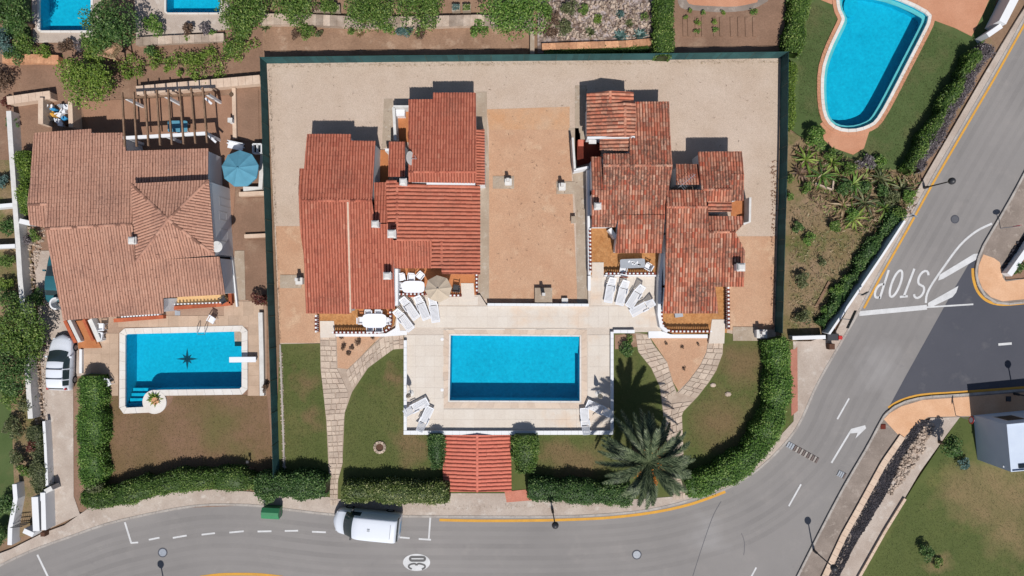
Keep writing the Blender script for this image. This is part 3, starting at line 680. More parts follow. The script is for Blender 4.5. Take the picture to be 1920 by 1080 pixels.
def parasol(label, x, y, rpx, h, mat, n=8, z0=.15, rot=0, valance=.0):
    b = P(x, y, h); r = thing('parasol', label, 'parasol', (b.x, b.y, z0)); h -= z0; rr = rpx*S*(1-h/H)
    mb = MB(); top = Vector((0, 0, h+.18)); rim = []; mid = []
    for k in range(n*4):
        a = rot+2*math.pi*k/(n*4); kk = (k % 4)/4; e = math.cos(math.pi/n)/math.cos((kk-.5)*2*math.pi/n) if True else 1
        sag = .05*math.sin(math.pi*kk)
        rim.append(Vector((rr*e*math.cos(a), rr*e*math.sin(a), h-.32-sag))); mid.append(Vector((rr*e*.5*math.cos(a), rr*e*.5*math.sin(a), h-.05-sag*.8)))
    N = n*4; mb.add([top]+mid+rim+[p-Vector((0, 0, .16+valance)) for p in rim], [(0, 1+k, 1+(k+1) % N) for k in range(N)]+[(1+k, 1+N+k, 1+N+(k+1) % N, 1+(k+1) % N) for k in range(N)]+[(1+N+k, 1+2*N+k, 1+2*N+(k+1) % N, 1+N+(k+1) % N) for k in range(N)])
    cp = mb.build('canopy', mat, r, local=True)
    mb = MB(); mb.lathe([(.10, h+.10), (.09, h+.2), (.02, h+.27)], 0, 0, 10); mb.build('finial', mat, r, local=True)
    mb = MB(); mb.tube((0, 0, 0), (0, 0, h+.12), .025, .022, 8); mb.build('pole', m_grey_met, r, local=True)
    for k in range(n):
        a = rot+2*math.pi*k/n; mb = MB(); mb.tube((0, 0, h-.02), (rr*.9*math.cos(a), rr*.9*math.sin(a), h-.36), .012, .01, 5); mb.build('rib', m_grey_met, r, local=True)
    mb = MB(); mb.lathe([(.28, 0), (.27, .06), (.06, .1), (.05, .3)], 0, 0, 14); mb.build('base', m_whiteg, r, local=True); return r
def closed_parasol(label, x, y, z0=.35, mat=None):
    b = P(x, y, z0); r = thing('closed_parasol', label, 'parasol', (b.x, b.y, z0)); mb = MB(); mb.tube((0, 0, 0), (0, 0, 1.25), .022, .022, 8); mb.tube((0, 0, 2.2), (0, 0, 2.3), .02, .015, 6); mb.build('pole', m_whiteg, r, local=True)
    mb = MB(); vs = []; n = 16; prof = [(.16, 1.15), (.15, 1.4), (.1, 1.75), (.06, 2.05), (.02, 2.22)]
    for q, z in prof: vs += [(q*(1+.28*(k % 2))*math.cos(2*math.pi*k/n), q*(1+.28*(k % 2))*math.sin(2*math.pi*k/n), z) for k in range(n)]
    mb.add(vs, [(i*n+k, i*n+(k+1) % n, (i+1)*n+(k+1) % n, (i+1)*n+k) for i in range(4) for k in range(n)]+[tuple(range(n-1, -1, -1)), tuple(range(4*n, 5*n))]); mb.build('folded_canopy', mat or m_beige, r, local=True)
    mb = MB(); mb.lathe([(.24, 0), (.24, .05), (.07, .12), (.04, .35)], 0, 0, 14); mb.build('base', m_whiteg, r, local=True); return r
def street_lamp(label, x, y, h=3.4, zg=.12):
    b = P(x, y, zg); r = thing('street_lamp', label, 'street lamp', (b.x, b.y, zg), 'street lamps along the road'); mb = MB()
    mb.lathe([(.11, 0), (.1, .5), (.055, .6), (.045, h-.3)], 0, 0, 10); mb.build('pole', m_metal, r, local=True)
    mb = MB(); mb.lathe([(.06, h-.32), (.2, h-.2), (.24, h-.02), (.2, h+.14), (.1, h+.22)], 0, 0, 16); mb.build('lamp_globe', m_lampw, r, local=True, smooth=True)
    mb = MB(); mb.lathe([(.265, h-.04), (.25, h+.1), (.16, h+.24), (.03, h+.3)], 0, 0, 16); mb.build('lamp_cap', m_metal, r, local=True, smooth=True); return r
def road_sign(label, x, y, h, az, kind='round', zg=.12, col=None, cat='road sign'):
    b = P(x, y, zg); r = thing('road_sign', label, cat, (b.x, b.y, zg), None, 0); mb = MB(); mb.tube((0, 0, 0), (0, 0, h), .03, .03, 8); mb.build('pole', m_grey_met, r, local=True)
    d = Vector((math.cos(az), math.sin(az), 0)); s = Vector((-d.y, d.x, 0)); mb = MB(); n = 20
    if kind == 'round':
        for rad, mt, off, nm in ((.3, col or m_red, .04, 'sign_plate'), (.2, m_paint, .055, 'sign_face')):
            mb = MB(); vs = [Vector((0, 0, h-.3))+d*(off+e)+s*rad*math.cos(2*math.pi*k/n)+Vector((0, 0, rad*math.sin(2*math.pi*k/n))) for e in (-.01, .012) for k in range(n)]
            mb.add(vs, [tuple(range(n-1, -1, -1)), tuple(range(n, 2*n))]+[(k, (k+1) % n, n+(k+1) % n, n+k) for k in range(n)]); mb.build(nm, mt, r, local=True)
    else:
        wd = .55 if kind == 'plate' else 1.5; mb = MB(); mb.bar(Vector((0, 0, h-.22))+d*.05-s*wd/2, Vector((0, 0, h-.22))+d*.05+s*wd/2, .03, .4, up=Vector((0, 0, 1))); mb.build('sign_plate', col or m_metal, r, local=True)
    return r
def vehicle(label, cat, name, st, W_, paint, glass, wheels, wr, cx, cy, az, zc, extra, bow=.2):
    """st: stations (x, z_bottom, z_belt, z_top, half_belt, half_top) nose to tail, interpolated into a smooth shell; local -x is the nose"""
    b = P(cx, cy, zc); r = thing(name, label, cat, (b.x, b.y, 0), None, az); st = np.array(st); L = st[-1][0]
    xs = np.concatenate([np.linspace(0, .3, 7)[:-1], np.linspace(.3, L-.3, 44), np.linspace(L-.3, L, 7)[1:]]); sm = []
    for q in range(1, 6):
        raw = np.interp(xs, st[:, 0], st[:, q]); k = raw.copy(); k[2:-2] = (raw[:-4]+2*raw[1:-3]+3*raw[2:-2]+2*raw[3:-1]+raw[4:])/9; sm.append(k)
    G = []
    for i, x in enumerate(xs):
        zb, zl, zt, wb, wt = [s[i] for s in sm]; hh = zt-zl
        half = [(wb*.78, zb), (wb*.94, zb+.05), (wb, zb+.2), (wb*1.005, (zb+zl)/2), (wb*.985, zl-.02)]
        half += [(wb*.97+(wt-wb*.97)*k/4, zl+hh*.86*k/4) for k in range(5)]
        half += [(wt*.95, zt-.045*min(1, hh*3)), (wt*.86, zt-.014), (wt*.58, zt+.008), (wt*.29, zt+.018)]
        G.append([(x-L/2, -y, z) for y, z in half]+[(x-L/2, 0, zt+.021)]+[(x-L/2, y, z) for y, z in reversed(half)])
    for i, x in enumerate(xs):                 # bow the nose and the windscreen forward in the middle
        k = bow*max(0, min(1, (2.3-x)/1.2)); wm = max(abs(q[1]) for q in G[i])+1e-4
        G[i] = [(q[0]-k*(1-(q[1]/wm)**2), q[1], q[2]) for q in G[i]]
    m = len(G[0]); hf = m//2; body, parts = MB(), {}
    for i in range(len(xs)-1):
        xm = (xs[i]+xs[i+1])/2
        for j in range(m-1):
            jj = j if j < hf else m-2-j; key = None
            for nm, j0, j1, x0, x1 in glass:
                if j0 <= jj <= j1 and x0 <= xm <= x1: key = nm; break
            (parts.setdefault((key, j < hf) if key == 'side_window' else (key, True), MB()) if key else body).add([G[i][j], G[i][j+1], G[i+1][j+1], G[i+1][j]], [(3, 2, 1, 0)])
    body.add(G[0], [tuple(range(m))]); body.add(G[-1], [tuple(range(m-1, -1, -1))])
    for i in range(len(xs)-1): body.add([G[i][0], G[i+1][0], G[i+1][-1], G[i][-1]], [(0, 1, 2, 3)])
    def done(mb, nm, mt):
        o = mb.build(nm, mt, r, local=True); bm = bmesh.new(); bm.from_mesh(o.data); bmesh.ops.remove_doubles(bm, verts=bm.verts[:], dist=1e-3)
        bmesh.ops.recalc_face_normals(bm, faces=bm.faces[:]); bm.to_mesh(o.data); bm.free(); o.data.polygons.foreach_set('use_smooth', [True]*len(o.data.polygons))
        try: o.data.set_sharp_from_angle(angle=R(50))
        except Exception: pass
        return o
    done(body, 'body', paint)
    for (key, _), mb in parts.items(): done(mb, key, m_carglass)
    for x in wheels:
        for s in (-1, 1):
            y = s*(W_/2-.10); mb = MB(); mb.tube((x-L/2, y-.11, wr), (x-L/2, y+.11, wr), wr, wr, 18); w = mb.build('wheel', m_tyre, r, local=True)
            mb = MB(); mb.tube((x-L/2, y-.118, wr), (x-L/2, y+.118, wr), wr*.62, wr*.62, 14); mb.build('rim', m_rim, w, local=True)
    for nm, mt, p, sz in extra:
        for s in ((-1, 1) if p[1] else (1,)):
            mb = MB(); mb.box(p[0]-L/2, p[1]*s, p[2], *sz); mb.build(nm, mt, r, local=True)
    return r

# ================================================================ POOL OUTLINES (photo pixels at the rim)
PL_MAIN = [(845,629),(1087,631),(1087,752),(843,751)]
PL_LEFT = [(235,629),(238,626.5),(450,621.5),(453,624.5),(453,725),(449,729),(300,731),(284,732),(274,738),(268.5,748),(269,763),(237,764.5),(234.5,761)]
PL_TL = [(74,-60),(170,-60),(170,55),(168,57),(77,57),(74,54)]
PL_TM = [(311,-60),(413,-60),(413,21),(410,23.5),(314,23.5),(311,21)]
PL_FREE = smooth([(1578,-12),(1640,-12),(1690,2),(1735,24),(1740,36),(1732,56),(1700,118),(1668,180),(1645,220),(1630,233),(1605,241),(1578,240),(1558,228),(1548,205),(1545,165),(1548,125),(1562,85),(1580,48),(1584,33),(1577,18),(1574,0)], 2, True)
PLS = [PL_MAIN, PL_LEFT, PL_TL, PL_TM, PL_FREE]

# ================================================================ THE SETTING
def wpoly(q, z=0): return [tuple(P(x, y, z).to_2d()) for x, y in q]
E = 900
sheet('ground', [(-E,-E),(E,-E),(E,E),(-E,E)], -.06, m_earth, 0, holes=[wpoly(offset(q, 1.0), .1) for q in PLS], world=True)
KERB_N = [(-300,1150),(-60,1085),(0,1060),(60,1032),(140,1003),(200,982),(280,963),(350,950),(400,945.5),(480,947),(560,957),(640,965),(750,967),(900,968),(1040,968),(1150,963),(1230,953),(1300,935),(1360,916),(1420,880),(1470,832),(1500,790),(1530,722),(1574,645),(1609,584),(1643,520),(1693,432),(1738,350),(1794,252),(1854,150),(1918,36),(1982,-90)]
KERB_E = [(1480,1110),(1530,1010),(1580,915),(1625,838),(1655,782),(1668,768),(1690,755),(1730,745),(1800,740),(1930,730),(2040,722)]
KERB_SE = [(2040,558),(1930,566),(1880,570),(1855,562),(1838,545),(1829,520),(1830,495),(1842,462),(1862,428),(1900,362),(1960,250),(2080,40)]
KN = smooth(KERB_N, 4); KE = smooth(KERB_E, 4); KS = smooth(KERB_SE, 4)
road = sheet('road', KN+[(2080,-70)]+list(reversed(KS))+list(reversed(KE))+[(1480,1300),(-300,1300)], 0, m_asph)
sheet('side_road', [(1662,772)]+[p for p in KE if p[0] > 1666]+[p for p in KS if p[0] > 1829 and p[1] > 480]+[(1823,484),(1790,540),(1740,630),(1700,702)], .004, m_asph_dark)
def ribbon(parent, name, line, wpx, mat, z=.008, z2=None, h=0):
    Q = [P(x, y, z+h) for x, y in line]; mb = MB(); Lf, Rt = [], []
    for i, q in enumerate(Q):
        d = (Q[min(i+1, len(Q)-1)]-Q[max(i-1, 0)]).normalized(); nn = Vector((-d.y, d.x, 0))*wpx*S/2; Lf.append(q+nn); Rt.append(q-nn)
    for i in range(len(Q)-1):
        if h: mb.hexa([Rt[i]-Vector((0,0,h+.05)), Rt[i+1]-Vector((0,0,h+.05)), Lf[i+1]-Vector((0,0,h+.05)), Lf[i]-Vector((0,0,h+.05))], [Rt[i], Rt[i+1], Lf[i+1], Lf[i]])
        else: mb.add([Rt[i], Rt[i+1], Lf[i+1], Lf[i]], [(0, 1, 2, 3)])
    return mb.build(name, mat, parent)
def kerbs(parent, line, wpx=4, step=25, z=.13):
    """kerb stones along a polyline, each its own piece"""
    q = resample(line, step)
    for a, b in zip(q, q[1:]):
        if max(a.x, b.x) < -30 or min(a.x, b.x) > 1950 or min(a.y, b.y) > 1110 or max(a.y, b.y) < -30: continue
        d = (b-a).normalized(); n = Vector((-d.y, d.x))*wpx/2; g = d*.15; mb = MB(); hh = z+random.uniform(0, .006)
        bt = [P(p.x, p.y, 0)-Vector((0, 0, .05)) for p in (a+g-n, b-g-n, b-g+n, a+g+n)]
        if (bt[1]-bt[0]).cross(bt[2]-bt[0]).z < 0: bt.reverse()
        mb.hexa(bt, [Vector((p.x, p.y, hh)) for p in bt]); mb.build('kerb_stone', m_kerb, parent)
shift = lambda line, dx, dy: [(x+dx, y+dy) for x, y in line]
# pavement along the plots (north side)
pv = sheet('pavement', KN+[(1975,-70),(1905,40),(1845,140),(1790,235),(1735,330),(1690,408),(1640,490),(1600,560),(1566,625),(1520,640),(1487,640),(1490,720),(1488,790),(1462,818),(1432,850),(1395,885),(1325,918),(1280,930),(1200,936),(1000,936),(965,925),(830,925),(828,936),(636,936),(615,932),(520,930),(470,922),(400,918),(330,922),(250,938),(170,950),(120,985),(80,1000),(20,1030),(-60,1060),(-300,1120)], .11, m_pave, .16)
kerbs(pv, offset(KN, 0)[:0] or KN, 4, 25)
# east pavement, south of the side road
pe = sheet('pavement', KE+[(2040,772),(1930,772),(1815,782),(1740,783),(1716,800),(1690,838),(1665,880),(1640,925),(1600,1000),(1556,1110)], .11, m_pave_grey, .16)
sheet('pavement_inlay', [(1657,786),(1668,775),(1690,762),(1730,750),(1800,745),(1930,735),(1930,770),(1815,780),(1740,782),(1716,798),(1692,824)], .116, m_pave_or)
kerbs(pe, KE, 4, 25)
ps = sheet('pavement', KS+[(2080,180),(1985,330),(1925,440),(1905,455),(1895,470),(1880,500),(1885,525),(1925,522),(2040,515)], .11, m_pave_grey, .16)
sheet('pavement_inlay', [(1844,477),(1864,484),(1875,492),(1880,520),(1886,528),(1930,522),(1930,560),(1880,565),(1858,557),(1842,541),(1834,520),(1835,498)], .116, m_pave_or)
kerbs(ps, KS, 4, 25)
sheet('pavement', [(330,1105),(385,1088),(450,1084),(520,1088),(580,1105)], .11, m_pave, .16)

# --- road markings (children of the road)
def rb(line, w, mat=m_paint, name='lane_marking', z=.009): return ribbon(road, name, line, w, mat, z)
rb(smooth([(824,975),(900,976.5),(1000,976),(1080,974),(1150,970),(1230,960),(1300,944),(1360,922)], 3), 5, m_yellow, 'yellow_line')
rb([(1620,578),(1652,518),(1702,430),(1747,348),(1803,252),(1863,150),(1927,35),(1962,-40)], 4, m_yellow, 'yellow_line')
rb([(1864,424),(1895,372),(1925,320),(1970,240)], 4, m_yellow, 'yellow_line')
rb(smooth([(1824,503),(1825,522),(1833,546),(1851,564),(1880,571),(1930,567)], 4), 5, m_yellow, 'yellow_line', .010)
rb(smooth([(1666,765),(1688,752),(1728,741),(1800,736),(1930,726)], 4), 5.5, m_yellow, 'yellow_line', .010)
rb(smooth([(375,1082),(410,1077.5),(450,1076.5),(490,1077.5),(530,1082)], 3), 5, m_yellow, 'yellow_line')
for a, b in (((279,1012),(299,1008)), ((324,1008.5),(350,1004)), ((378,1002.5),(403,999.5)), ((430,998.5),(457,996)), ((483,996.5),(509,996)), ((534,995.5),(559,995)), ((585,997),(611,998)), ((744,1007),(768,1009)), ((785,1010.5),(808,1012))): rb([a, b], 3.2, m_paint, 'bay_dash')
rb([(234,979),(246,1018)], 3.4, m_paint, 'bay_line'); rb([(245,1018),(259,1017)], 3, m_paint, 'bay_line', .010); rb([(70,1040),(94,1090)], 3.6, m_paint, 'bay_line'); rb([(807,969),(804,1010)], 3.2, m_paint, 'bay_line')
for a, b in (((1592,747),(1570,786)), ((1502,908),(1479,949)), ((1418,1064),(1404,1090))): rb([a, b], 3, m_paint, 'centre_dash')
rb([(1872,646),(1897,644)], 4.5, m_paint, 'centre_dash', .012)
rb([(1611,588),(1738,576)], 9, m_paint, 'stop_line', .012); rb([(1738,576),(1825,570.5)], 3, m_paint, 'lane_line', .014)
rb(smooth([(1736,568),(1738,552),(1748,532),(1770,500),(1800,460),(1830,434),(1860,419)], 4), 4, m_paint, 'lane_line', .012)
sheet('hatch_bar', [(1759,526),(1762,515),(1826,476),(1838,475),(1830,487),(1768,523)], .013, m_paint, parent=road, kind=None)
sheet('hatch_bar', [(1740,574),(1740,568),(1797,536),(1793,548),(1786,557),(1750,574)], .0135, m_paint, parent=road, kind=None)
# lane arrow
rb([(1559,868),(1580,833),(1594,810)], 3.4, m_paint, 'lane_arrow')
sheet('lane_arrow', [(1590,813),(1596,804),(1622,797),(1624,803),(1604,822),(1608,811.5)], .0095, m_paint, parent=road, kind=None)
# STOP, painted to be read by traffic coming down the hill: letters as strokes
def strokes(lines, o, ux, uy, w, name, mat, z, rev=False):
    for ln in lines:
        rb([(o[0]+ux[0]*a+uy[0]*b, o[1]+ux[1]*a+uy[1]*b) for a, b in ln], w, mat, name, z)
arc = lambda cx, cy, rx, ry, a0, a1, n=12: [(cx+rx*math.cos(R(a0+(a1-a0)*k/n)), cy+ry*math.sin(R(a0+(a1-a0)*k/n))) for k in range(n+1)]
G_S = [arc(.5,.76,.42,.22,20,270,10)+arc(.5,.27,.42,.25,90,-160,10)]
G_T = [[(.5,0),(.5,.93)], [(.0,.95),(1,.95)]]
G_O = [arc(.5,.5,.42,.46,0,360,24)]
G_Pp = [[(.1,0),(.1,1)], [(.1,.95),(.45,.95)]+arc(.45,.72,.45,.23,90,-90,10)+[(.1,.49)]]
# local x runs right-to-left in the picture, local y runs down the picture (read from the hill)
def letter(gl, x, y, w, hgt, lean, z=.013, wd=4.2):   # (x,y) = letter's foot (top of the picture), right side
    strokes(gl, (x, y), (-w, 1.5), (lean, hgt), wd, 'stop_letter', m_paint, z)
letter(G_S, 1746, 506, 21, 53, -16); letter(G_T, 1722, 503, 15, 55, -21); letter(G_O, 1699, 504, 20, 54, -18); letter(G_Pp, 1668, 506, 16, 54, -17)
# 30 in a white oval
ov = sheet('speed_roundel', [(781+25.5*math.cos(2*math.pi*k/40), 1054.5+16*math.sin(2*math.pi*k/40)) for k in range(40)], .009, m_paint, parent=road, kind=None)
rb([(x, y) for x, y in rrect(766.5+2.4, 1042+2.4, 799-2.4, 1053.5-2.4, 3.2)]+[(799-2.4-3.2, 1042+2.4)], 4.6, m_metal, 'speed_digit', .014)
rb(smooth([(772,1067),(767,1064),(767,1060),(772,1057.5),(778,1057),(781,1060)], 4), 3.4, m_metal, 'speed_digit', .014)
rb(smooth([(781,1060),(784,1057),(790,1057.5),(796,1060),(796.5,1064),(791,1067.5)], 4), 3.4, m_metal, 'speed_digit', .015)
# tyre wear, patch repairs, cracks
m_track = worn_mat('tyre_wear', c(126,122,119), .11, .16, .3, .7); m_track2 = worn_mat('pale_wear', c(174,168,161), .12, .16, .3, .7)
def shiftn(line, d):
    L_ = [Vector(q) for q in line]; out = []
    for i, q in enumerate(L_):
        t = (L_[min(i+1, len(L_)-1)]-L_[max(i-1, 0)]).normalized(); out.append((q.x-t.y*d, q.y+t.x*d))
    return out
BASE = [q for q in KN if -80 < q[0] < 1990]
for i, (d, w, mt) in enumerate(((24, 9, m_track), (40, 7, m_track2), (56, 9, m_track), (78, 9, m_track), (94, 7, m_track2), (110, 9, m_track))):
    rb(shiftn(BASE, d), w, mt, 'tyre_wear', .0045+.0004*i)
random.seed(5)
for x0, y0, ang, n in ((1390,1000,60,6),):
    ln = [(x0, y0)]; a_ = R(ang)
    for k in range(n): a_ += random.uniform(-.35, .35); ln.append((ln[-1][0]+7*math.cos(a_), ln[-1][1]+7*math.sin(a_))); a_ = a_*.7+R(ang)*.3
    rb(ln, .8, m_asph_dark, 'road_crack', .0085)
# tar seams
rb(smooth([(1296,1090),(1310,1045),(1325,1000),(1338,965),(1352,940)], 3), .9, m_asph_dark, 'tar_seam', .006)

# --- plots: sheets laid on the earth
sheet('plot_soil', [(-60,-140),(488,-140),(500,300),(-60,300)], .06, m_soil, .12, holes=[offset(q, 1) for q in (PL_TL, PL_TM)])
sheet('lane_soil', [(-60,300),(40,300),(60,500),(85,930),(60,1000),(-60,1040)], .065, m_scrub, .12)
sheet('lawn', [(-60,600),(20,740),(26,900),(28,1000),(-60,1050)], .07, m_lawn_green)
sheet('lawn', [(-10,-60),(58,-60),(58,70),(10,75)], .07, m_lawn_green)
sheet('pool_paving', [(58,-60),(74,-60),(74,57),(170,57),(170,-60),(190,-60),(190,72),(160,80),(62,80)], .085, m_pave)
sheet('pool_paving', [(250,-60),(311,-60),(311,23.5),(413,23.5),(413,-60),(430,-60),(430,55),(330,66),(255,75)], .085, m_pave)
sheet('plot_soil', [(488,-60),(1005,-60),(1003,106),(494,112)], .064, m_soil_pale, .12)
sheet('rockery_ground', [(1008,-60),(1232,-60),(1232,100),(1008,100)], .068, m_rock_g, .12)
sheet('vegetable_bed', [(1262,-60),(1480,-60),(1468,102),(1262,102)], .07, m_soil, .12)
sheet('crazy_path', smooth([(1270,-10),(1276,14),(1310,20),(1360,23),(1410,17),(1440,2)], 3)+[(1440,-40),(1270,-40)], .085, m_pave_grey, .05)
sheet('garden_path', smooth([(1288,-10),(1292,7),(1330,11),(1380,12),(1420,4)], 3)+[(1430,-40),(1280,-40)], .095, m_deck_or, .05)
tl = sheet('lawn', [(1474,-140),(1905,-140),(1850,70),(1790,180),(1720,310),(1640,330),(1560,300),(1480,240)], .07, m_lawn_green, .12, holes=[offset(PL_FREE, 1)])
sheet('scrub_ground', [(1472,240),(1560,290),(1640,320),(1730,315),(1700,400),(1560,622),(1487,640),(1465,630)], .074, m_scrub, .12)
sheet('left_garden', [(0,300),(490,200),(530,945),(150,960),(90,900),(62,430)], .062, m_soil, .1, holes=[offset(PL_LEFT, 1)])
sheet('lawn', [(186,742),(222,742),(222,765),(235,775),(300,776),(322,755),(325,741),(500,741),(514,890),(430,905),(200,928),(186,900)], .09, m_lawn_dry)
drv = sheet('driveway', [(62,470),(150,470),(150,602),(188,700),(190,704),(137,706),(138,930),(150,965),(95,990),(88,900),(80,740),(70,560)], .10, m_pave, .1)
patio = sheet('patio', [(140,590),(306,570),(500,560),(500,742),(464,742),(466,640),(455,612),(238,615),(224,622),(222,742),(188,742),(188,700),(150,700)], .105, m_terr2_g, .1)
for a in ((190,625,222,742), (222,592,466,613), (466,590,486,742), (152,625,190,700), (420,565,494,592)): tile_field(patio, *a, 19, .112, m_terr2)
gp = sheet('gravel_yard', [(500,118),(1464,109),(1454,640),(1152,640),(1152,600),(758,600),(758,640),(525,645)], .08, m_gravel, .14)
sheet('orange_gravel', [(517,424),(600,424),(600,643),(525,643)], .09, m_gravel_or)
sheet('orange_gravel', [(912,205),(1068,200),(1068,243),(1083,568),(913,568),(917,243)], .088, surf('mixed_gravel', c(214,176,142), c(214,163,120), .5, fine=16, famt=.42, bump=.9, bscale=26))
sheet('orange_gravel', [(917,243),(1068,243),(1083,568),(915,568)], .094, m_gravel_or)
sheet('orange_gravel', [(1340,443),(1455,443),(1452,618),(1340,620)], .09, m_gravel_or)
for q in ([(893,172),(913,172),(913,243),(917,300),(917,560),(898,560),(893,300)], [(1066,240),(1085,240),(1100,330),(1103,500),(1103,570),(1082,568),(1080,400)], [(720,185),(736,185),(736,270),(716,280)], [(1078,160),(1100,160),(1100,300),(1078,300)]):
    sheet('concrete_path', q, .10, m_conc, .05)
fl = sheet('front_lawn', [(524,645),(756,642),(756,604),(1154,604),(1154,622),(1240,600),(1425,636),(1490,640),(1488,790),(1440,852),(1400,890),(1290,940),(960,944),(840,940),(615,942),(516,900)], .085, m_lawn, .14, holes=[offset(PL_MAIN, 2)])
sheet('orange_bed', [(630,626),(722,624),(712,632),(650,695),(632,690)], .098, m_gravel_or, .03)
sheet('orange_bed', [(1216,628),(1330,628),(1325,662),(1313,686),(1274,736),(1262,716),(1251,679)], .098, m_gravel_or, .03)
sheet('orange_bed', [(1153,628),(1192,625),(1195,650),(1153,655)], .098, m_soil_pale, .03)
# flagstone paths
p1 = sheet('stone_path', [(600,626),(631,626),(633,690),(652,692),(718,628),(757,626),(757,654),(737,655),(690,690),(660,735),(646,775),(642,870),(634,900),(633,950),(620,950),(617,900),(612,790),(601,690)], .10, m_flag_g, .05)
flag_path(p1, [(600,628),(601,690),(606,740),(612,790),(616,850),(617,900),(620,948)], [(630,628),(632,690),(655,738),(647,775),(643,820),(643,870),(634,900),(633,948)], 10, (3, 3, 2, 4), .105)
flag_path(p1, [(648,696),(680,666),(718,630),(757,628)], [(660,728),(690,690),(737,656),(757,653)], 10, (3, 2), .107)
p2 = sheet('stone_path', [(1191,624),(1216,627),(1224,644),(1251,679),(1262,717),(1269,736),(1291,714),(1313,684),(1324,660),(1327,640),(1356,640),(1355,663),(1343,695),(1329,717),(1308,744),(1279,774),(1276,820),(1285,935),(1262,940),(1250,830),(1241,757),(1237,725),(1221,690),(1197,660)], .10, m_flag_g, .05)
flag_path(p2, [(1191,626),(1196,660),(1221,690),(1237,725),(1241,757)], [(1216,628),(1224,644),(1251,679),(1262,717),(1268,738)], 10, (2, 3, 3), .105)
flag_path(p2, [(1327,642),(1324,660),(1313,684),(1291,714),(1271,737)], [(1356,642),(1355,663),(1343,695),(1329,717),(1304,747)], 10, (2, 3, 3), .107)
flag_path(p2, [(1241,759),(1250,830),(1262,938)], [(1299,752),(1279,774),(1285,935)], 11, (3, 3, 4), .109)
# terrace round the main pool, raised a little
TZ = .34
TERR = [(745,553),(900,553),(912,572),(1103,572),(1103,515),(1232,515),(1240,600),(1240,622),(1148,624),(1148,811),(758,811),(758,626),(741,622)]
ter = sheet('pool_terrace', TERR, TZ, m_terr_g, TZ+.05, holes=[offset(PL_MAIN, 1)])
for a in ((762,628,832,806), (832,767,1100,806), (1102,628,1144,806), (762,574,1236,614), (1107,519,1228,572), (770,556,896,572)): tile_field(ter, *a, 19, TZ, m_terr)
for a in ((832,616,1100,618.5),): tile_field(ter, *a, 19, TZ, m_terr)
# east side: lawn, wall, rubble
sheet('lawn', [(1800,780),(1930,760),(2040,760),(2040,1150),(1575,1150),(1640,1030),(1720,900)], .08, m_lawn_se, .14)
sheet('concrete_path', [(1556,1110),(1610,1010),(1665,915),(1720,830),(1745,784),(1800,782),(1775,815),(1725,885),(1690,945),(1625,1055),(1600,1110)], .095, m_pave, .12)
sheet('corner_soil', [(1880,500),(1905,455),(1925,440),(2040,380),(2040,515),(1925,520),(1886,524)], .09, m_soil, .1)
sheet('pavement_panel', [(1490,655),(1495,650),(1496,770),(1484,780),(1482,655)], .118, surf('red_paving', c(196,134,112), c(180,120,100), .8, fine=12))

# ================================================================ POOLS
pm, _ = swimming_pool('large rectangular turquoise swimming pool on the beige terrace', PL_MAIN, 3, TZ, 1.75, m_cope, nseg=.8, copeh=.03)
outer2 = offset(PL_MAIN, 13.5); inner2 = offset(PL_MAIN, 3.2)
for i in range(4):
    a0, a1, b0, b1 = Vector(inner2[i]), Vector(inner2[(i+1) % 4]), Vector(outer2[i]), Vector(outer2[(i+1) % 4]); n = max(1, round((a1-a0).length*S/.62))
    for k in range(n):
        g = .006/(n*.62)*1.2; q = [a0.lerp(a1, k/n+g), a0.lerp(a1, (k+1)/n-g), b0.lerp(b1, (k+1)/n-g), b0.lerp(b1, k/n+g)]
        T = [P(p.x, p.y, TZ+.024) for p in q]; B = [Vector((p.x, p.y, TZ-.02)) for p in T]
        if (B[1]-B[0]).cross(B[2]-B[0]).z < 0: B.reverse(); T.reverse()
        mb = MB(); mb.hexa(B, T); mb.build('edge_slab', m_cope_p, pm)
for k, rr in enumerate((26, 20, 14, 8)):                     # round corner steps under water
    pts = [(1086.5, 631.5)]+[(1086.5-rr*math.sin(R(a)), 631.5+rr*1.25*math.cos(R(a))) for a in range(0, 91, 10)]
    z = TZ-.62+k*.13; W_ = [P(x, y, TZ) for x, y in pts]; sheet('pool_step', [(p.x, p.y) for p in W_], z, m_poolf, .13, parent=pm, kind=None, world=True)
pl_, _ = swimming_pool('pool with compass star, white rim and diving board beside the brown roofed house', PL_LEFT, 11, .12, 1.7, m_cope, nseg=.7)
for k in range(4):
    y0 = 731+k*9; z = .12-1.0+k*.22
    W_ = [P(x, y, .12) for x, y in ((236.5,y0),(283-k*3.5,y0),(269.5,763),(236.5,763.5))]; sheet('pool_step', [(p.x, p.y) for p in W_], z, m_poolf, .22, parent=pl_, kind=None, world=True)
mb = MB()                                                   # compass star of dark mosaic on the pool floor
zc = .12-1.7+.012; cx_, cy_ = P(351, 673, .12).xy; f_ = (1-(.12-1.7)/H)/(1-.12/H)
cc = P(351, 673, zc)
for k in range(8):
    a = k*math.pi/4; L = .92 if k % 2 == 0 else .55; w = .11
    t = Vector((math.cos(a), math.sin(a))); s = Vector((-t.y, t.x))
    for sg in (1, -1): mb.add([(cc.x, cc.y, zc), (cc.x+t.x*L*.28+s.x*w*sg, cc.y+t.y*L*.28+s.y*w*sg, zc), (cc.x+t.x*L, cc.y+t.y*L, zc)], [(0, 1, 2)] if sg < 0 else [(0, 2, 1)], .1)
mb.build('compass_star', plain('navy_mosaic', (.02,.06,.09,1), .6), pl_)
mb = MB(); p = P(283, 756, .17); mb.lathe([(.95, .02), (.95, .185), (.6, .185)], p.x+.28, p.y+.1, 32); mb.build('coping_disc', m_cope, pl_)
sheet('skimmer_box', [(440,640),(452,640),(452,649),(440,649)], -.12, m_metal, .1, parent=pl_, kind=None)
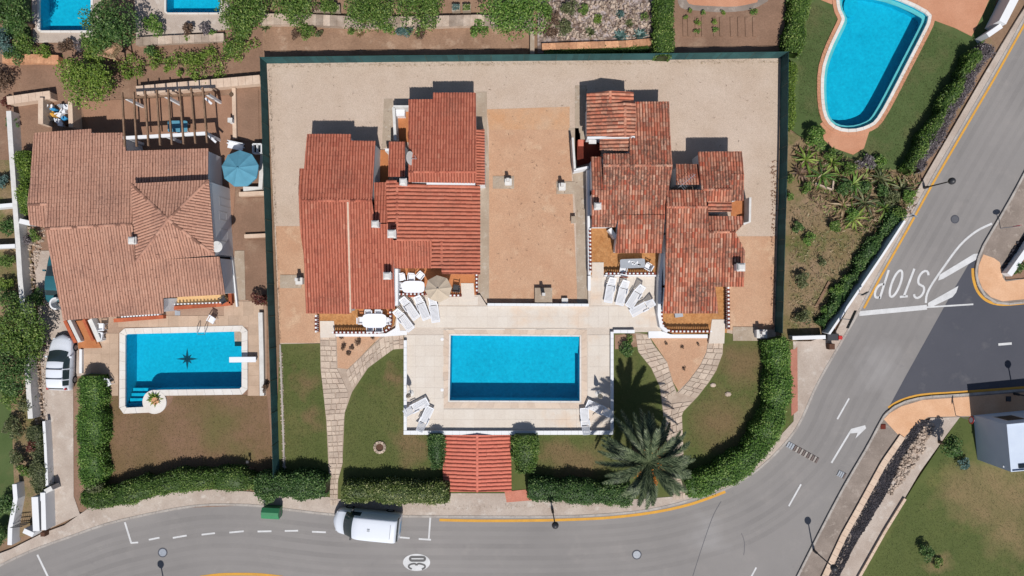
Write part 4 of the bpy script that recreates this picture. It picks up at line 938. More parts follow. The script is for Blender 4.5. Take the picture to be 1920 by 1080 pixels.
db = thing('diving_board', 'white diving board reaching over the pool with the compass star', 'diving board', P(474, 675, .12)); a, b = P(430, 674.5, .65), P(480, 674, .6)
mb = MB(); mb.bar(a, b, .42, .06); mb.build('board', m_plast, db); mb = MB(); mb.bar(P(470,674,.12), P(470,674,.58), .3, .3); mb.bar(P(478,674,.12), P(478,674,.58), .25, .2); mb.build('stand', m_white, db)
ld = thing('pool_ladder', 'small steel pool ladder on the north rim of the compass star pool', 'ladder', P(377, 620, .12))
for x in (370, 384):
    mb = MB(); q = [P(x, 612, .15), P(x, 612, .8), P(x, 617, .95), P(x, 624, .8), P(x, 627, -.7)]
    for u, v in zip(q, q[1:]): mb.tube(u, v, .025, .025, 6)
    mb.build('rail', m_grey_met, ld)
for z in (-.2, -.5): mb = MB(); mb.bar(P(370, 627, z), P(384, 627, z), .08, .03); mb.build('tread', m_grey_met, ld)
swimming_pool('rectangular turquoise pool at the top left corner beside the dark tree', PL_TL, 4, .12, 1.3, m_cope, nseg=.8)
swimming_pool('small rippled blue pool at the top edge with stone paving', PL_TM, 3, .12, 1.3, m_cope, nseg=.8)
pf, _ = swimming_pool('free form turquoise pool with white and orange rim on the green lawn', PL_FREE, 6, .14, 1.4, m_cope, nseg=.5)
o1 = offset(PL_FREE, 6.2); o2 = offset(PL_FREE, 13); m_ = len(o1)
for i in range(m_):
    q = [o1[i], o1[(i+1) % m_], o2[(i+1) % m_], o2[i]]; T = [P(x, y, .15) for x, y in q]; ce = sum(T, Vector())/4; T = [p.lerp(ce, .012) for p in T]; B = [Vector((p.x, p.y, .02)) for p in T]
    if (B[1]-B[0]).cross(B[2]-B[0]).z < 0: B.reverse(); T.reverse()
    mb = MB(); mb.hexa(B, T); mb.build('rim_slab', m_deck_or, pf)
sheet('pool_ledge', [(P(x, y, .14).x, P(x, y, .14).y) for x, y in offset(PL_FREE, -.2)], -.16, m_cope, .05, holes=[[(P(x, y, .14).x, P(x, y, .14).y) for x, y in offset(PL_FREE, -7.5)]], parent=pf, kind=None, world=True)
for k, rr in enumerate((17, 12)):
    sheet('pool_step', [(P(x, y, .14).x, P(x, y, .14).y) for x, y in [(1600+rr*1.05*math.cos(R(a)), 8+rr*1.7*math.sin(R(a))) for a in range(0, 360, 20)]], -.55+k*.2, m_poolf, .2, parent=pf, kind=None, world=True)
sheet('terracotta_deck', [(1750,-60),(1880,-60),(1845,22),(1822,68),(1790,52),(1752,38),(1738,20),(1700,2),(1690,-12),(1750,-12)], .10, m_deck_or, .08)
sheet('terracotta_deck', [(1538,232),(1548,225),(1562,243),(1590,252),(1620,246),(1632,240),(1620,278),(1600,290),(1560,276),(1545,262)], .11, m_deck_or, .08)
sheet('terracotta_deck', [(1540,-60),(1575,-60),(1566,0),(1560,8),(1540,0)], .10, m_deck_or, .08)

# ================================================================ HOUSE A (left, brown roof)
hA = thing('villa', 'villa with large brown tiled roof and pyramid tower beside the compass star pool', 'house', P(240, 420, 0))
kA = dict(mat=m_tileA, w=.21, L=.30, amp=.05, var=.1)
AN = slope(hA, ((65,250,2.6),(233,240,2.6),(166,424,4.3)), [[(65,250),(171,242.5),(172,383),(53,384)], [(88,383),(172,383),(172,424.5),(85,429)], [(172,250.5),(233.5,249.5),(247,421),(172,424.5)], [(236.2,284),(390,279),(389,350),(247,421)]], **kA)
AS = slope(hA, ((85,429,4.3),(247,420,4.3),(119,600,2.6)), [[(85,429),(248,420),(262,590),(119,600)], [(253.8,490),(411,482),(421.5,551.5),(259.5,560.5)], [(259.5,560.5),(306,557.5),(306,587),(262,590)]], **kA)
slope(hA, ((53,384,3.82),(88,382.5,3.85),(70,424,3.4)), [[(53,384),(88,382.5),(84,426),(57,421)]], **kA)
ap = (315.5,411.4,6.1); nw, ne, se, sw = (246,345,4.9), (391,338,4.9), (402,478,4.3), (256,490,4.2)
for a, b in ((nw, ne), (ne, se), (se, sw), (sw, nw)): slope(hA, (a, b, ap), [[a[:2], b[:2], ap[:2]]], inset=.05, **kA)
for a in (nw, ne, se, sw): ridge(hA, None, a, ap, m_tileA)
ridge(hA, AS, (85,429), (247,420), m_tileA); ridge(hA, None, (53,384,3.83), (88,382.5,3.86), m_tileA)
# plain white body under the tower and the east side
mb = MB(); mb.hexa([Vector((P(x, y, 3.6).x, P(x, y, 3.6).y, 0)) for x, y in ((260,486),(398,475),(388,342),(250,349))], [Vector((P(x, y, 3.6).x, P(x, y, 3.6).y, 3.35)) for x, y in ((260,486),(398,475),(388,342),(250,349))]); mb.build('wall', m_white, hA)
chimney(hA, 249, 451, 4.05, .45, .55)
E0, E1 = P(402,478,ZR(4.3)), P(391,338,ZR(4.9))                                   # east wall openings
ex = lambda y, z=2.9: E0.lerp(E1, (478-y)/140)
for y0, y1, z0, z1, nm in ((408,390,.9,2.3,'window'), (450,424,.9,2.3,'window'), (380,362,.1,2.2,'door')):
    a, b = ex(y0), ex(y1); a.x -= .045; b.x -= .045; opening(hA, a, b, z0, z1, name=nm)
mb = MB(); q = P(409,463,3.4); mb.lathe([(.02,3.42),(.2,3.46),(.34,3.54),(.42,3.64)], q.x, q.y, 18); mb.build('satellite_dish', m_whiteg, hA)
mb = MB(); mb.tube((q.x, q.y, 2.9), (q.x, q.y, 3.5), .03); mb.tube((q.x, q.y, 3.48), (q.x+.3, q.y+.32, 3.8), .015); mb.build('dish_arm', m_grey_met, hA)
# porch walls and steps on the south
for ln, z in (([(213,601),(230,600),(260,597.5),(306,594)], .5), ([(318,578),(360,575),(405,572),(432,569)], .5)):
    ribbon(hA, 'brick_parapet', ln, 7, m_brick, .1, h=z)
ribbon(hA, 'brick_parapet', [(432,569),(430,538)], 6, m_brick, .1, h=.5)
floor_part(hA, [(306,557),(422,550),(432,568),(318,577)], .2, surf('porch_sand', c(226,186,132), c(212,170,116), 1), thick=.2)
for k in range(15):
    x = 327+k*6.6; mb = MB(); b = P(x, 570.5-.14*(x-327)/1.6*.4, .62); mb.box(b.x, b.y, .1, .12, .1, .55); mb.build('baluster', m_white, hA)
for k in range(13):
    x = 229+k*5.6; mb = MB(); b = P(x, 594-.06*(x-229), .62); mb.box(b.x, b.y, .1, .12, .1, .55); mb.build('baluster', m_white, hA)
floor_part(hA, [(137,602),(165,600),(181,645),(149,647)], .3, m_terra, thick=.3)
for k in range(3): floor_part(hA, [(147-k,640+k*4.5),(184+k*2.5,639+k*4.5),(190,652+k*.3),(147,653+k*.3)], .24-.07*k, m_terra, 'step', .2)
ribbon(hA, 'brick_parapet', [(121,601),(141,642)], 6, m_brick, .1, h=.45); ribbon(hA, 'white_parapet', [(129,600),(149,641)], 6, m_whiteg, .1, h=.65)
ribbon(hA, 'brick_parapet', [(156,599),(174,638)], 5, m_brick, .1, h=.45); ribbon(hA, 'white_parapet', [(168,599),(186,640)], 8, m_whiteg, .1, h=.7)
mb = MB(); q = P(111, 569, 1.2)
for k in range(14):
    a = math.pi*.45+math.pi*1.1*k/14; mb.bar((q.x+.42*math.cos(a), q.y+.42*math.sin(a), 1.2), (q.x+.42*math.cos(a+.25), q.y+.42*math.sin(a+.25), 1.2), .12, .9)
mb.build('curved_parapet', m_white, hA)
ribbon(hA, 'white_ledge', [(421,440),(435,490),(444,575)], 3, m_white, .1, h=.35)
# pergola
pg = thing('pergola', 'open pergola of eight timber beams over the brown patio behind the villa', 'pergola', P(310, 220, 0))
for k in range(8):
    t = k/7; a, b = P(229+151*t, 173-9*t, 2.75), P(234.5+154*t, 276-8*t, 2.75); mb = MB(); mb.bar(a, b, .11, .16); mb.build('rafter', m_wood, pg)
for (x0, y0), (x1, y1), mt in (((232,259),(390,250), m_white), ((232,184),(392,176), m_wood)):
    mb = MB(); mb.bar(P(x0, y0, 2.55), P(x1, y1, 2.55), .12 if y0 < 200 else .24, .2); mb.build('cross_beam', mt, pg)
for x, y in ((236,258),(310,254),(386,250),(236,184),(310,180),(388,176)):
    mb = MB(); q = P(x, y, 2.5); mb.box(q.x, q.y, 0, .2, .2, 2.45); mb.build('post', m_white, pg)
for x, y in ((394,190),(402,262)): mb = MB(); mb.bar(P(x-9, y-6, 1.9), P(x+3, y+5, 1.9), .16, .05); mb.build('wall_light', m_plast, pg)
sheet('pergola_patio', [(150,190),(440,178),(445,300),(432,480),(440,570),(428,570),(395,300),(236,300),(170,260)], .10, surf('brown_patio', c(172,132,106), c(156,118,94), .6, fine=12), .08)
sheet('side_path', [(440,470),(458,470),(462,640),(440,640),(436,560)], .102, m_conc, .06)
for q in ([(442,164),(484,164),(486,268),(445,262)], [(460,372),(497,370),(499,436),(460,438)], [(464,450),(499,450),(503,560),(466,570)]):
    sheet('garden_bed', q, .108, m_soil, .05)

# ================================================================ HOUSE B (middle bungalow)
hB = thing('bungalow', 'white bungalow with red tiled roofs west of the gravel court', 'house', P(735, 390, 0)); kB = dict(mat=m_tileB, var=.15)
slope(hB, ((577,252,2.5),(703,252,2.5),(640,376,4.1)), [[(577,252),(657.5,252.5),(657.5,376),(566,375)], [(657.7,264.5),(703.5,265.5),(697,376.2),(657.7,376)]], **kB)
BS = slope(hB, ((566,376,4.1),(697,376,4.1),(640,588,2.4)), [[(566,376.5),(651,377),(656,588),(574.5,587)], [(654,377),(697,377),(703,420),(655,420)], [(655,420),(735.5,420),(740,578.5),(659,578.5)]], **kB)
ridge(hB, BS, (566,376), (697,376), m_tileB)
mb = MB(); a, b = raypt(652.6,379,BS), raypt(657.6,586,BS); mb.bar(a+Vector((0,0,.02)), b+Vector((0,0,.02)), .13, .16); mb.build('parapet_strip', m_cream, hB)
slope(hB, ((703,343,2.9),(725,343,2.9),(714,416,3.78)), [[(702.5,343),(725,342.5),(726,417),(703.2,417)]], **kB)
slope(hB, ((562,317,2.4),(575,317,2.4),(566,370,3.2)), [[(562.6,316.7),(575,316.7),(571,372),(560,366)]], inset=.08, **kB)
slope(hB, ((560,367,3.2),(567,367,3.2),(565,450,2.5)), [[(560.5,367),(566.5,368),(569,470),(562.5,421)]], inset=.05, **kB)
slope(hB, ((767,175,2.5),(892,175,2.5),(830,321,4.3)), [[(767,187.5),(812.3,187),(812.3,321),(766,321)], [(812.5,174.7),(891.6,174.7),(893,321),(812.5,321)]], **kB)
B2 = slope(hB, ((766,322,4.3),(893,322,4.3),(830,343,4.0)), [[(766,322),(893,322),(892,343.5),(766,341)]], **kB); ridge(hB, B2, (766,322), (893,322), m_tileB)
kE_ = dict(mat=m_tileB, w=.29, L=.42, amp=.10, var=.08)
BE = slope(hB, ((744,345,3.75),(744,450,3.75),(900,450,2.5)), [[(745,344.5),(900,349),(900,451),(745,451)], [(828,451),(900,451),(900,514),(829,513)]], **kE_)
ridge(hB, BE, (744.5,342), (744.5,436), m_tileB); ridge(hB, BE, (828,453), (828,502), m_tileB)
slope(hB, ((743.5,338,3.75),(743.5,440,3.75),(725,390,3.5)), [[(725,338),(743.8,338),(743.8,444),(727,444)]], **kE_)
slope(hB, ((827,451,3.1),(827,500,3.1),(809,475,2.92)), [[(809.2,451),(827.5,451),(827.5,502),(809.2,502)]], **kE_)
slope(hB, ((737,451,3.35),(809,451,3.35),(770,502,2.6)), [[(737,451),(809,451),(809,502.5),(740.5,502.5)]], **kB)
slope(hB, ((730,267,2.7),(759,267,2.7),(744,330,3.3)), [[(730.5,266.7),(759,266.7),(759,331),(729,331)]], **kB)
slope(hB, ((893.5,243,2.7),(893.5,346,2.7),(908,300,2.45)), [[(893.8,243.5),(908,243.5),(908.5,346),(893.8,346)]], inset=.05, **kB)
mb = MB(); mb.bar(P(800,344.2,3.33), P(891,345.2,3.33), .14, .2); mb.build('white_fillet', m_white, hB)
for a in ((756,341,3.7,.42,.75), (703.4,420,3.75,.42,.9), (734.6,438.5,3.55,.5,.9), (726,517,2.9,.46,1.0)): chimney(hB, *a)
# walled yard on the north-west of the east wing
floor_part(hB, [(740,203),(768,203),(768,266),(740,266)], .2, m_terra)
for ln, w in (([(737.5,199.5),(769,199.5)], 4), ([(738,201),(741,262)], 5)): ribbon(hB, 'yard_wall', ln, w, m_whiteg, .1, h=1.35)
mb = MB(); q = P(752,214,.5); mb.box(q.x, q.y, .2, .7, .5, .75); mb.build('white_cabinet', m_plast, hB)
floor_part(hB, [(710,281),(728,281),(728,345),(703,345)], .16, m_terra); mb = MB(); mb.bar(P(722,281,1.5)-Vector((0,0,.7)), P(730,281,1.5)-Vector((0,0,.7)), .2, 1.4); mb.build('yard_wall', m_white, hB)
q = P(766, 297, 3.6); mb = MB(); mb.lathe([(.02,0),(.25,.03),(.42,.09),(.52,.18)], 0, 0, 22); o = mb.build('satellite_dish', m_whiteg, hB, local=True); o.location = q-org(hB); o.rotation_euler = (0, R(62), 0)
mb = MB(); mb.tube(P(768,299,2.8), P(767,297,3.6), .03); mb.tube(P(767,297,3.6), P(781,298,3.7), .018); mb.tube(P(781,298,3.7), P(777,292,3.7), .015); mb.build('dish_arm', m_grey_met, hB)
# south porches
floor_part(hB, [(742,502),(898,505),(893,553),(746,553)], .40, m_terra, thick=.4)
floor_part(hB, [(864,531),(888,531),(890,562),(866,562)], .44, m_terr, 'porch_step', .3)
floor_part(hB, [(594,578),(742,576),(742,590),(738,610),(724,622),(598,622)], .40, m_ochre, thick=.4)
floor_part(hB, [(672,577),(735,577),(735,590),(672,590)], .404, m_terra, thick=.02)
floor_part(hB, [(599.5,602),(626,602),(629,633),(601,633)], .44, m_terr, 'porch_step', .3)
floor_part(hB, [(600,626),(724,625),(741,615),(745,592),(750,620),(763,620),(763,628),(720,631),(602,631)], .36, m_white, 'white_plinth', .35)
balustrade(hB, [(747,551.5),(800,551.5)], .4); balustrade(hB, [(843,554),(865,554)], .4); balustrade(hB, [(893.5,514),(894,553)], .4)
balustrade(hB, smooth([(622,623.5),(680,623.5),(712,623),(726,618),(731.5,606),(731,580)], 5), .4); balustrade(hB, [(592,591),(592,627)], .4)
for x0, x1, y, nm, z0, z1 in ((612,640,580,'door',.4,2.3), (680,712,572,'window',1.1,2.1), (760,790,500,'door',.4,2.3), (850,880,510,'window',1.1,2.1)):
    a, b = P(x0, y, 2.2), P(x1, y, 2.2); a.y -= -.1; b.y -= -.1; opening(hB, a, b, z0, z1, name=nm)
ribbon(hB, 'porch_wall', [(743.5,504),(743.5,573)], 5, m_white, .1, h=1.6)
ribbon(hB, 'brick_step', [(765,555.5),(779,555.5)], 2.6, m_brick, TZ, h=.1)

# ================================================================ HOUSE C (east bungalow, aged tiles)
hC = thing('bungalow', 'white bungalow with patchy aged terracotta roofs east of the gravel court', 'house', P(1240, 380, 0)); kC = dict(mat=m_tileC, var=.24); kCe = dict(mat=m_tileC, w=.28, L=.42, amp=.10, var=.15)
slope(hC, ((1143.5,171,3.0),(1143.5,193,3.0),(1100,180,2.5)), [[(1100.5,175.5),(1143.5,171.5),(1143.5,193),(1100.5,193)]], **kCe)
q = slope(hC, ((1144,171,3),(1144,193,3),(1187,180,2.5)), [[(1144.3,171.5),(1187,174),(1187,192.5),(1144.3,193)]], **kCe); ridge(hC, q, (1144,171), (1144,193), m_tileC)
slope(hC, ((1171.5,193,3.3),(1171.5,257,3.3),(1100,225,2.5)), [[(1100.5,193.3),(1171.5,193.3),(1172,257),(1100.5,257)]], **kCe)
q = slope(hC, ((1172,193,3.3),(1172,257,3.3),(1191,225,3.1)), [[(1172.3,193.3),(1191,193.3),(1191,257),(1172.3,257)]], **kCe); ridge(hC, q, (1172,193), (1172,256), m_tileC)
slope(hC, ((1178,262,2.95),(1178,284,2.95),(1125,270,2.55)), [[(1125,262),(1178,262),(1178,284),(1125,281)]], wall=None, **kCe)
mb = MB(); mb.bar(P(1101,258.6,2.55), P(1191,257.5,2.85), .16, .2); mb.build('white_fillet', m_white, hC)
slope(hC, ((1191,192,2.5),(1253,192,2.5),(1220,309,3.9)), [[(1191.3,192),(1253.5,191),(1256,260),(1191.3,260)], [(1181,260),(1256,260),(1259.5,309),(1181,309)], [(1131.6,289),(1181,289),(1181,309),(1131.6,309)]], **kC)
CS = slope(hC, ((1131,310,3.9),(1260,310,3.9),(1180,425,2.75)), [[(1131.4,310),(1260,310),(1246,403.5),(1131.4,403.5)], [(1110,357),(1131.2,357),(1131.2,403.5),(1110,403.5)], [(1110,403.7),(1161,403.7),(1153,425.5),(1110,425.5)]], **kC)
ridge(hC, CS, (1131,310), (1260,310), m_tileC)
slope(hC, ((1161,404,3.10),(1245,404,3.10),(1200,474,2.45)), [[(1161,404),(1245.5,403.8),(1240,474),(1153,474)]], **kC)
slope(hC, ((1110,295,2.7),(1128,295,2.7),(1120,355,3.4)), [[(1108.6,295),(1127.6,295),(1130.5,355),(1111,355)]], **kC)
slope(hC, ((1309,285,2.5),(1390,285,2.5),(1345,355,3.4)), [[(1309,285.5),(1390,284.5),(1393.5,326),(1312,326)], [(1312,326.2),(1371,326.2),(1371,354),(1316,355)]], **kC)
slope(hC, ((1371,327,3.08),(1394,327,3.08),(1380,376,2.6)), [[(1371.3,327),(1394,327),(1393,376),(1371.3,376)]], **kC)
q = slope(hC, ((1324,356,3.4),(1371,356,3.4),(1350,378,3.1)), [[(1324.5,355.5),(1371,354.5),(1371,378),(1325.5,378)]], **kC); ridge(hC, q, (1318,355), (1371,354.5), m_tileC)
slope(hC, ((1268,308,2.2),(1309,308,2.2),(1290,346,2.75)), [[(1268,308.5),(1308.5,308.5),(1311.5,346),(1268,346)]], **kC)
slope(hC, ((1251,357,3.2),(1324,357,3.2),(1290,387,3.65)), [[(1250.5,357),(1324,357),(1325,387.5),(1249.5,387.5)]], **kC)
C3 = slope(hC, ((1250,388,3.65),(1325,388,3.65),(1290,587,2.3)), [[(1250,388),(1326,388),(1327,435.5),(1249,435.5)], [(1249,435.7),(1378,435.7),(1396,471),(1394,537),(1247,537)], [(1247,537.2),(1340,537.2),(1346,587),(1243,587)]], **kC)
ridge(hC, C3, (1250,388), (1326,388), m_tileC); ridge(hC, C3, (1327,435), (1378,435), m_tileC)
slope(hC, ((1327,406,2.9),(1391,406,2.9),(1355,434,3.28)), [[(1327,406),(1391.6,406),(1393,420),(1379,434.5),(1327,434.5)]], **kC)
slope(hC, ((1328,379,3.05),(1328,396,3.05),(1371,387,2.8)), [[(1328,379),(1371,379),(1371,397),(1328,397)]], **kCe)
for a in ((1120.8,386.5,3.15,.42,.75), (1389,501,2.9,.5,.8)): chimney(hC, *a)
mb = MB(); q = P(1283,334,3.3); mb.tube((q.x-.3,q.y-.6,2.3), (q.x-.3,q.y-.6,3.4), .025); B0 = Vector((q.x-.3,q.y-.6,3.3)); d = Vector((.95,.75,.0)).normalized(); s = Vector((-d.y,d.x,0))
mb.tube(B0-d*.1, B0+d*1.45, .016)
for k in range(9): p = B0+d*(.05+k*.16); L = .42-.03*k; mb.tube(p-s*L, p+s*L, .01)
mb.build('tv_antenna', m_grey_met, hC)
# west lane of the house: white walls, small yard
ribbon(hC, 'yard_wall', [(1074,258),(1078,318)], 4, m_whiteg, .1, h=1.3); ribbon(hC, 'yard_wall', [(1076,319),(1104,313)], 4, m_white, .1, h=1.3)
floor_part(hC, [(1082,262),(1126,262),(1126,300),(1082,312)], .15, m_brick_d)
mb = MB(); mb.bar(P(1084,268,1.2), P(1094,268,1.2), .5, .1); mb.build('yard_roof', m_tileG, hC); mb = MB(); mb.bar(P(1104,266,2.4), P(1118,266,2.4), .3, .05); mb.build('skylight', m_whiteg, hC)
ribbon(hC, 'side_wall', [(1103,318),(1104,420),(1105.5,515)], 4.5, m_white, .1, h=.9)
floor_part(hC, [(1107,427),(1242,427),(1242,515),(1107,515)], .40, m_ochre, thick=.4)
floor_part(hC, [(1110,492),(1132,492),(1132,522),(1110,522)], .44, m_terr, 'porch_step', .3)
mb = MB(); mb.bar(P(1143,429,1.3)-Vector((0,0,.5)), P(1155,446,1.3)-Vector((0,0,.5)), .3, 1.2); mb.build('porch_pier', m_white, hC)
balustrade(hC, [(1136,513),(1232,513)], .4); balustrade(hC, [(1106.5,428),(1107.5,512)], .4)
ribbon(hC, 'white_kerb', [(1133,517),(1232,517)], 3, m_white, TZ, h=.25); ribbon(hC, 'brick_step', [(1162,519.5),(1178,519.5)], 2.6, m_brick, TZ, h=.1)
ribbon(hC, 'side_wall', [(1243,474),(1238,517),(1237,560),(1236,590),(1240,612),(1252,622)], 6, m_white, .1, h=1.1)
floor_part(hC, [(1240,536),(1366,536),(1363,624),(1262,626),(1244,618),(1240,600)], .40, m_ochre, thick=.4)
floor_part(hC, [(1335,599),(1360,599),(1358,644),(1329,644)], .44, m_terr, 'porch_step', .3)
balustrade(hC, smooth([(1241,566),(1241,596),(1244,611),(1256,620.5),(1275,621.5),(1338,621.5)], 5), .4); balustrade(hC, [(1366,538),(1367,620)], .4); balustrade(hC, [(1239,522),(1239,558)], .4)
floor_part(hC, [(1216,621),(1240,621),(1258,627),(1327,627),(1327,634),(1216,634)], .36, m_white, 'white_plinth', .35)
ribbon(hC, 'yard_wall', [(1407,370),(1406,416),(1394,420)], 4, m_whiteg, .1, h=1.2); floor_part(hC, [(1371,377),(1404,373),(1403,418),(1371,410)], .15, m_terra)
mb = MB(); q = P(1274,591,.9); mb.box(q.x, q.y, .4, .62, .32, .35, R(8)); mb.build('log_box', m_grey_met, hC)
for x0, x1, y, nm, z0, z1 in ((1165,1190,471,'door',.4,2.3), (1205,1228,471,'window',1.1,2.1), (1258,1284,585,'door',.4,2.3), (1300,1330,585,'window',1.1,2.1)):
    a, b = P(x0, y, 2.2), P(x1, y, 2.2); a.y += .08; b.y += .08; opening(hC, a, b, z0, z1, name=nm)

# ================================================================ entrance roof, outbuilding, huts
hG = thing('tiled_entrance_porch', 'coral tiled double pitched roof of the street entrance below the pool terrace', 'building', P(895, 868, 0)); kG = dict(mat=m_tileG, w=.30, L=.42, amp=.09, var=.1, z0=-.02)
q = slope(hG, ((894.5,815,.78),(894.5,921,.78),(830,868,.36)), [[(830,816.5),(894.6,816),(894.6,921),(832,920.5)]], **kG); slope(hG, ((894.5,815,.78),(894.5,921,.78),(959,868,.36)), [[(894.8,816),(957.5,816.5),(958.5,920.5),(894.8,921)]], **kG)
ridge(hG, q, (894.7,815), (894.7,922), m_tileG); sheet('brick_paving', [(946,922),(985,918),(1000,938),(950,942)], .124, surf('coral_paving', c(214,140,116), c(200,126,102), 1, fine=10))
hW = thing('flat_roofed_outbuilding', 'pale blue grey flat roofed building at the right edge beside the lawn', 'building', P(1900, 830, 0)); zr = 3.6
bs = [P(x, y, zr) for x, y in ((1885,795),(2060,778),(2068,868),(1893,884))]; mb = MB()
mb.hexa([Vector((p.x, p.y, 0)) for p in reversed(bs)], [Vector((p.x, p.y, zr)) for p in reversed(bs)]); m_bw = plain('pale_blue_render', c(214,224,236), .8, .3, .06, 1.2); mb.build('wall', m_bw, hW)
bs2 = [p.lerp(sum(bs, Vector())/4, .03) for p in bs]
for i in range(4):
    a, b = bs[i], bs[(i+1) % 4]; a2, b2 = bs2[i], bs2[(i+1) % 4]; mb = MB(); U = Vector((0, 0, .14)); q = [a, b, b2, a2]; q.reverse(); mb.hexa([p+Vector((0,0,.003)) for p in q], [p+U for p in q]); mb.build('roof_parapet', m_bw, hW)
mb = MB(); q = bs2[3].lerp(bs2[2], .08); r_ = bs2[3].lerp(bs2[2], .8); mb.bar(q+Vector((0,.28,.05)), r_+Vector((0,.28,.05)), .28, .1); mb.build('skylight', m_glass, hW)
for t0, t1 in ((.1,.32), (.5,.72)):
    a, b = bs[0].lerp(bs[1], t1), bs[0].lerp(bs[1], t0); opening(hW, a, b, 1.2, 2.9)
mb = MB(); q = P(1884,874.5,3.0); mb.box(q.x-.05, q.y, 3.0, .25, .12, .08); mb.build('wall_light', m_plast, hW)
def hut(label, x, y, sx, sy, h, roof=m_conc, name='vent_box', z0=.09, pad=None, stack=0):
    b = P(x, y, z0+h); r = thing(name, label, 'vent box', (b.x, b.y, z0)); mb = MB(); mb.box(b.x, b.y, z0-.05, sx, sy, h+.05); mb.build('body', m_white, r); mb = MB(); mb.box(b.x, b.y, z0+h, sx*1.1, sy*1.1, .07); mb.build('lid', roof, r)
    if stack: mb = MB(); mb.box(b.x-.03, b.y+.1, z0+h+.07, .26, .26, stack, taper=.9); mb.build('chimney_stack', m_whiteg, r)
    if pad: p = P(pad[0], pad[1], z0+.05); mb = MB(); mb.box(p.x, p.y, z0-.02, pad[2], pad[3], .07); mb.build('concrete_pad', m_conc, r)
    return r
hut('small white barbecue chimney on a concrete pad at the left of the orange gravel court', 953, 341, .5, .45, .5, m_whiteg, 'barbecue', pad=(944,342,1.7,1.0), stack=.55)
hut('small white barbecue chimney on a concrete pad at the right of the orange gravel court', 1054, 350, .5, .5, .5, m_whiteg, 'barbecue', pad=(1061,352,1.5,1.0), stack=.55)
hut('square concrete hatch box with tall vent at the foot of the orange gravel court', 1019, 554, 1.25, 1.1, .35, m_conc, stack=1.0)
hut('little white vent cover beside the terrace wall', 1059, 563.5, .45, .35, .25, m_whiteg)
hut('barbecue chimney on a concrete pad on the orange gravel west of the bungalow', 561, 527, .5, .5, .5, m_whiteg, 'barbecue', pad=(545,528,1.7,1.05), stack=.6)
hut('grey barbecue chimney on a concrete pad by the right hand green fence', 1428, 626, .75, .6, .6, m_whiteg, 'barbecue', pad=(1398,626,2.0,1.1), stack=.5)
hut('small pale box on the concrete path west of the aged bungalow', 1075.5, 412, .35, .5, .4, m_conc)

# ================================================================ FENCES AND WALLS
def screen_fence(label, base, h, n_post):
    """green windbreak screen on posts; base = photo points at the ground"""
    Q = [P(x, y, .08) for x, y in base]; r = thing('screen_fence', label, 'fence', Q[0])
    line = [(q.x, q.y) for q in Q]; U = Vector((0, 0, 1))
    for k in range(n_post):
        a, b = along(line, k/n_post), along(line, (k+1)/n_post); mb = MB(); d = (b-a).normalized(); nn = Vector((-d.y, d.x))*.012
        m_ = 6
        for i in range(m_):
            p, q = a.lerp(b, i/m_), a.lerp(b, (i+1)/m_); sg = .07*math.sin(math.pi*(i+.5)/m_)
            f = lambda v, z, s: Vector((v.x+nn.x*s, v.y+nn.y*s, z))
            mb.hexa([f(p,.05,-1), f(q,.05,-1), f(q,.05,1), f(p,.05,1)], [f(p,h-sg,-1), f(q,h-sg,-1), f(q,h-sg,1), f(p,h-sg,1)])
        mb.build('screen_panel', m_fence, r)
    for k in range(n_post+1):
        a = along(line, k/n_post); mb = MB(); mb.tube((a.x, a.y, 0), (a.x, a.y, h+.08), .03, .03, 8); mb.build('post', m_fencep, r)
    for k in range(1):
        mb = MB()
        for i in range(n_post): a, b = along(line, i/n_post), along(line, (i+1)/n_post); mb.tube((a.x, a.y, h+.02), (b.x, b.y, h+.02), .016, .016, 6)
        mb.build('top_rail', m_fencep, r)
    return r
screen_fence('long green screen fence along the north side of the gravel yard', [(500,119),(740,116),(1000,114),(1240,112),(1464,109)], 1.55, 16)
screen_fence('green screen fence between the villa garden and the gravel yard', [(500,119),(506,330),(514,560),(519,720),(524,888)], 1.5, 13)
screen_fence('green screen fence along the east side of the gravel yard', [(1464,109),(1462,300),(1457,480),(1453,622)], 1.6, 9)
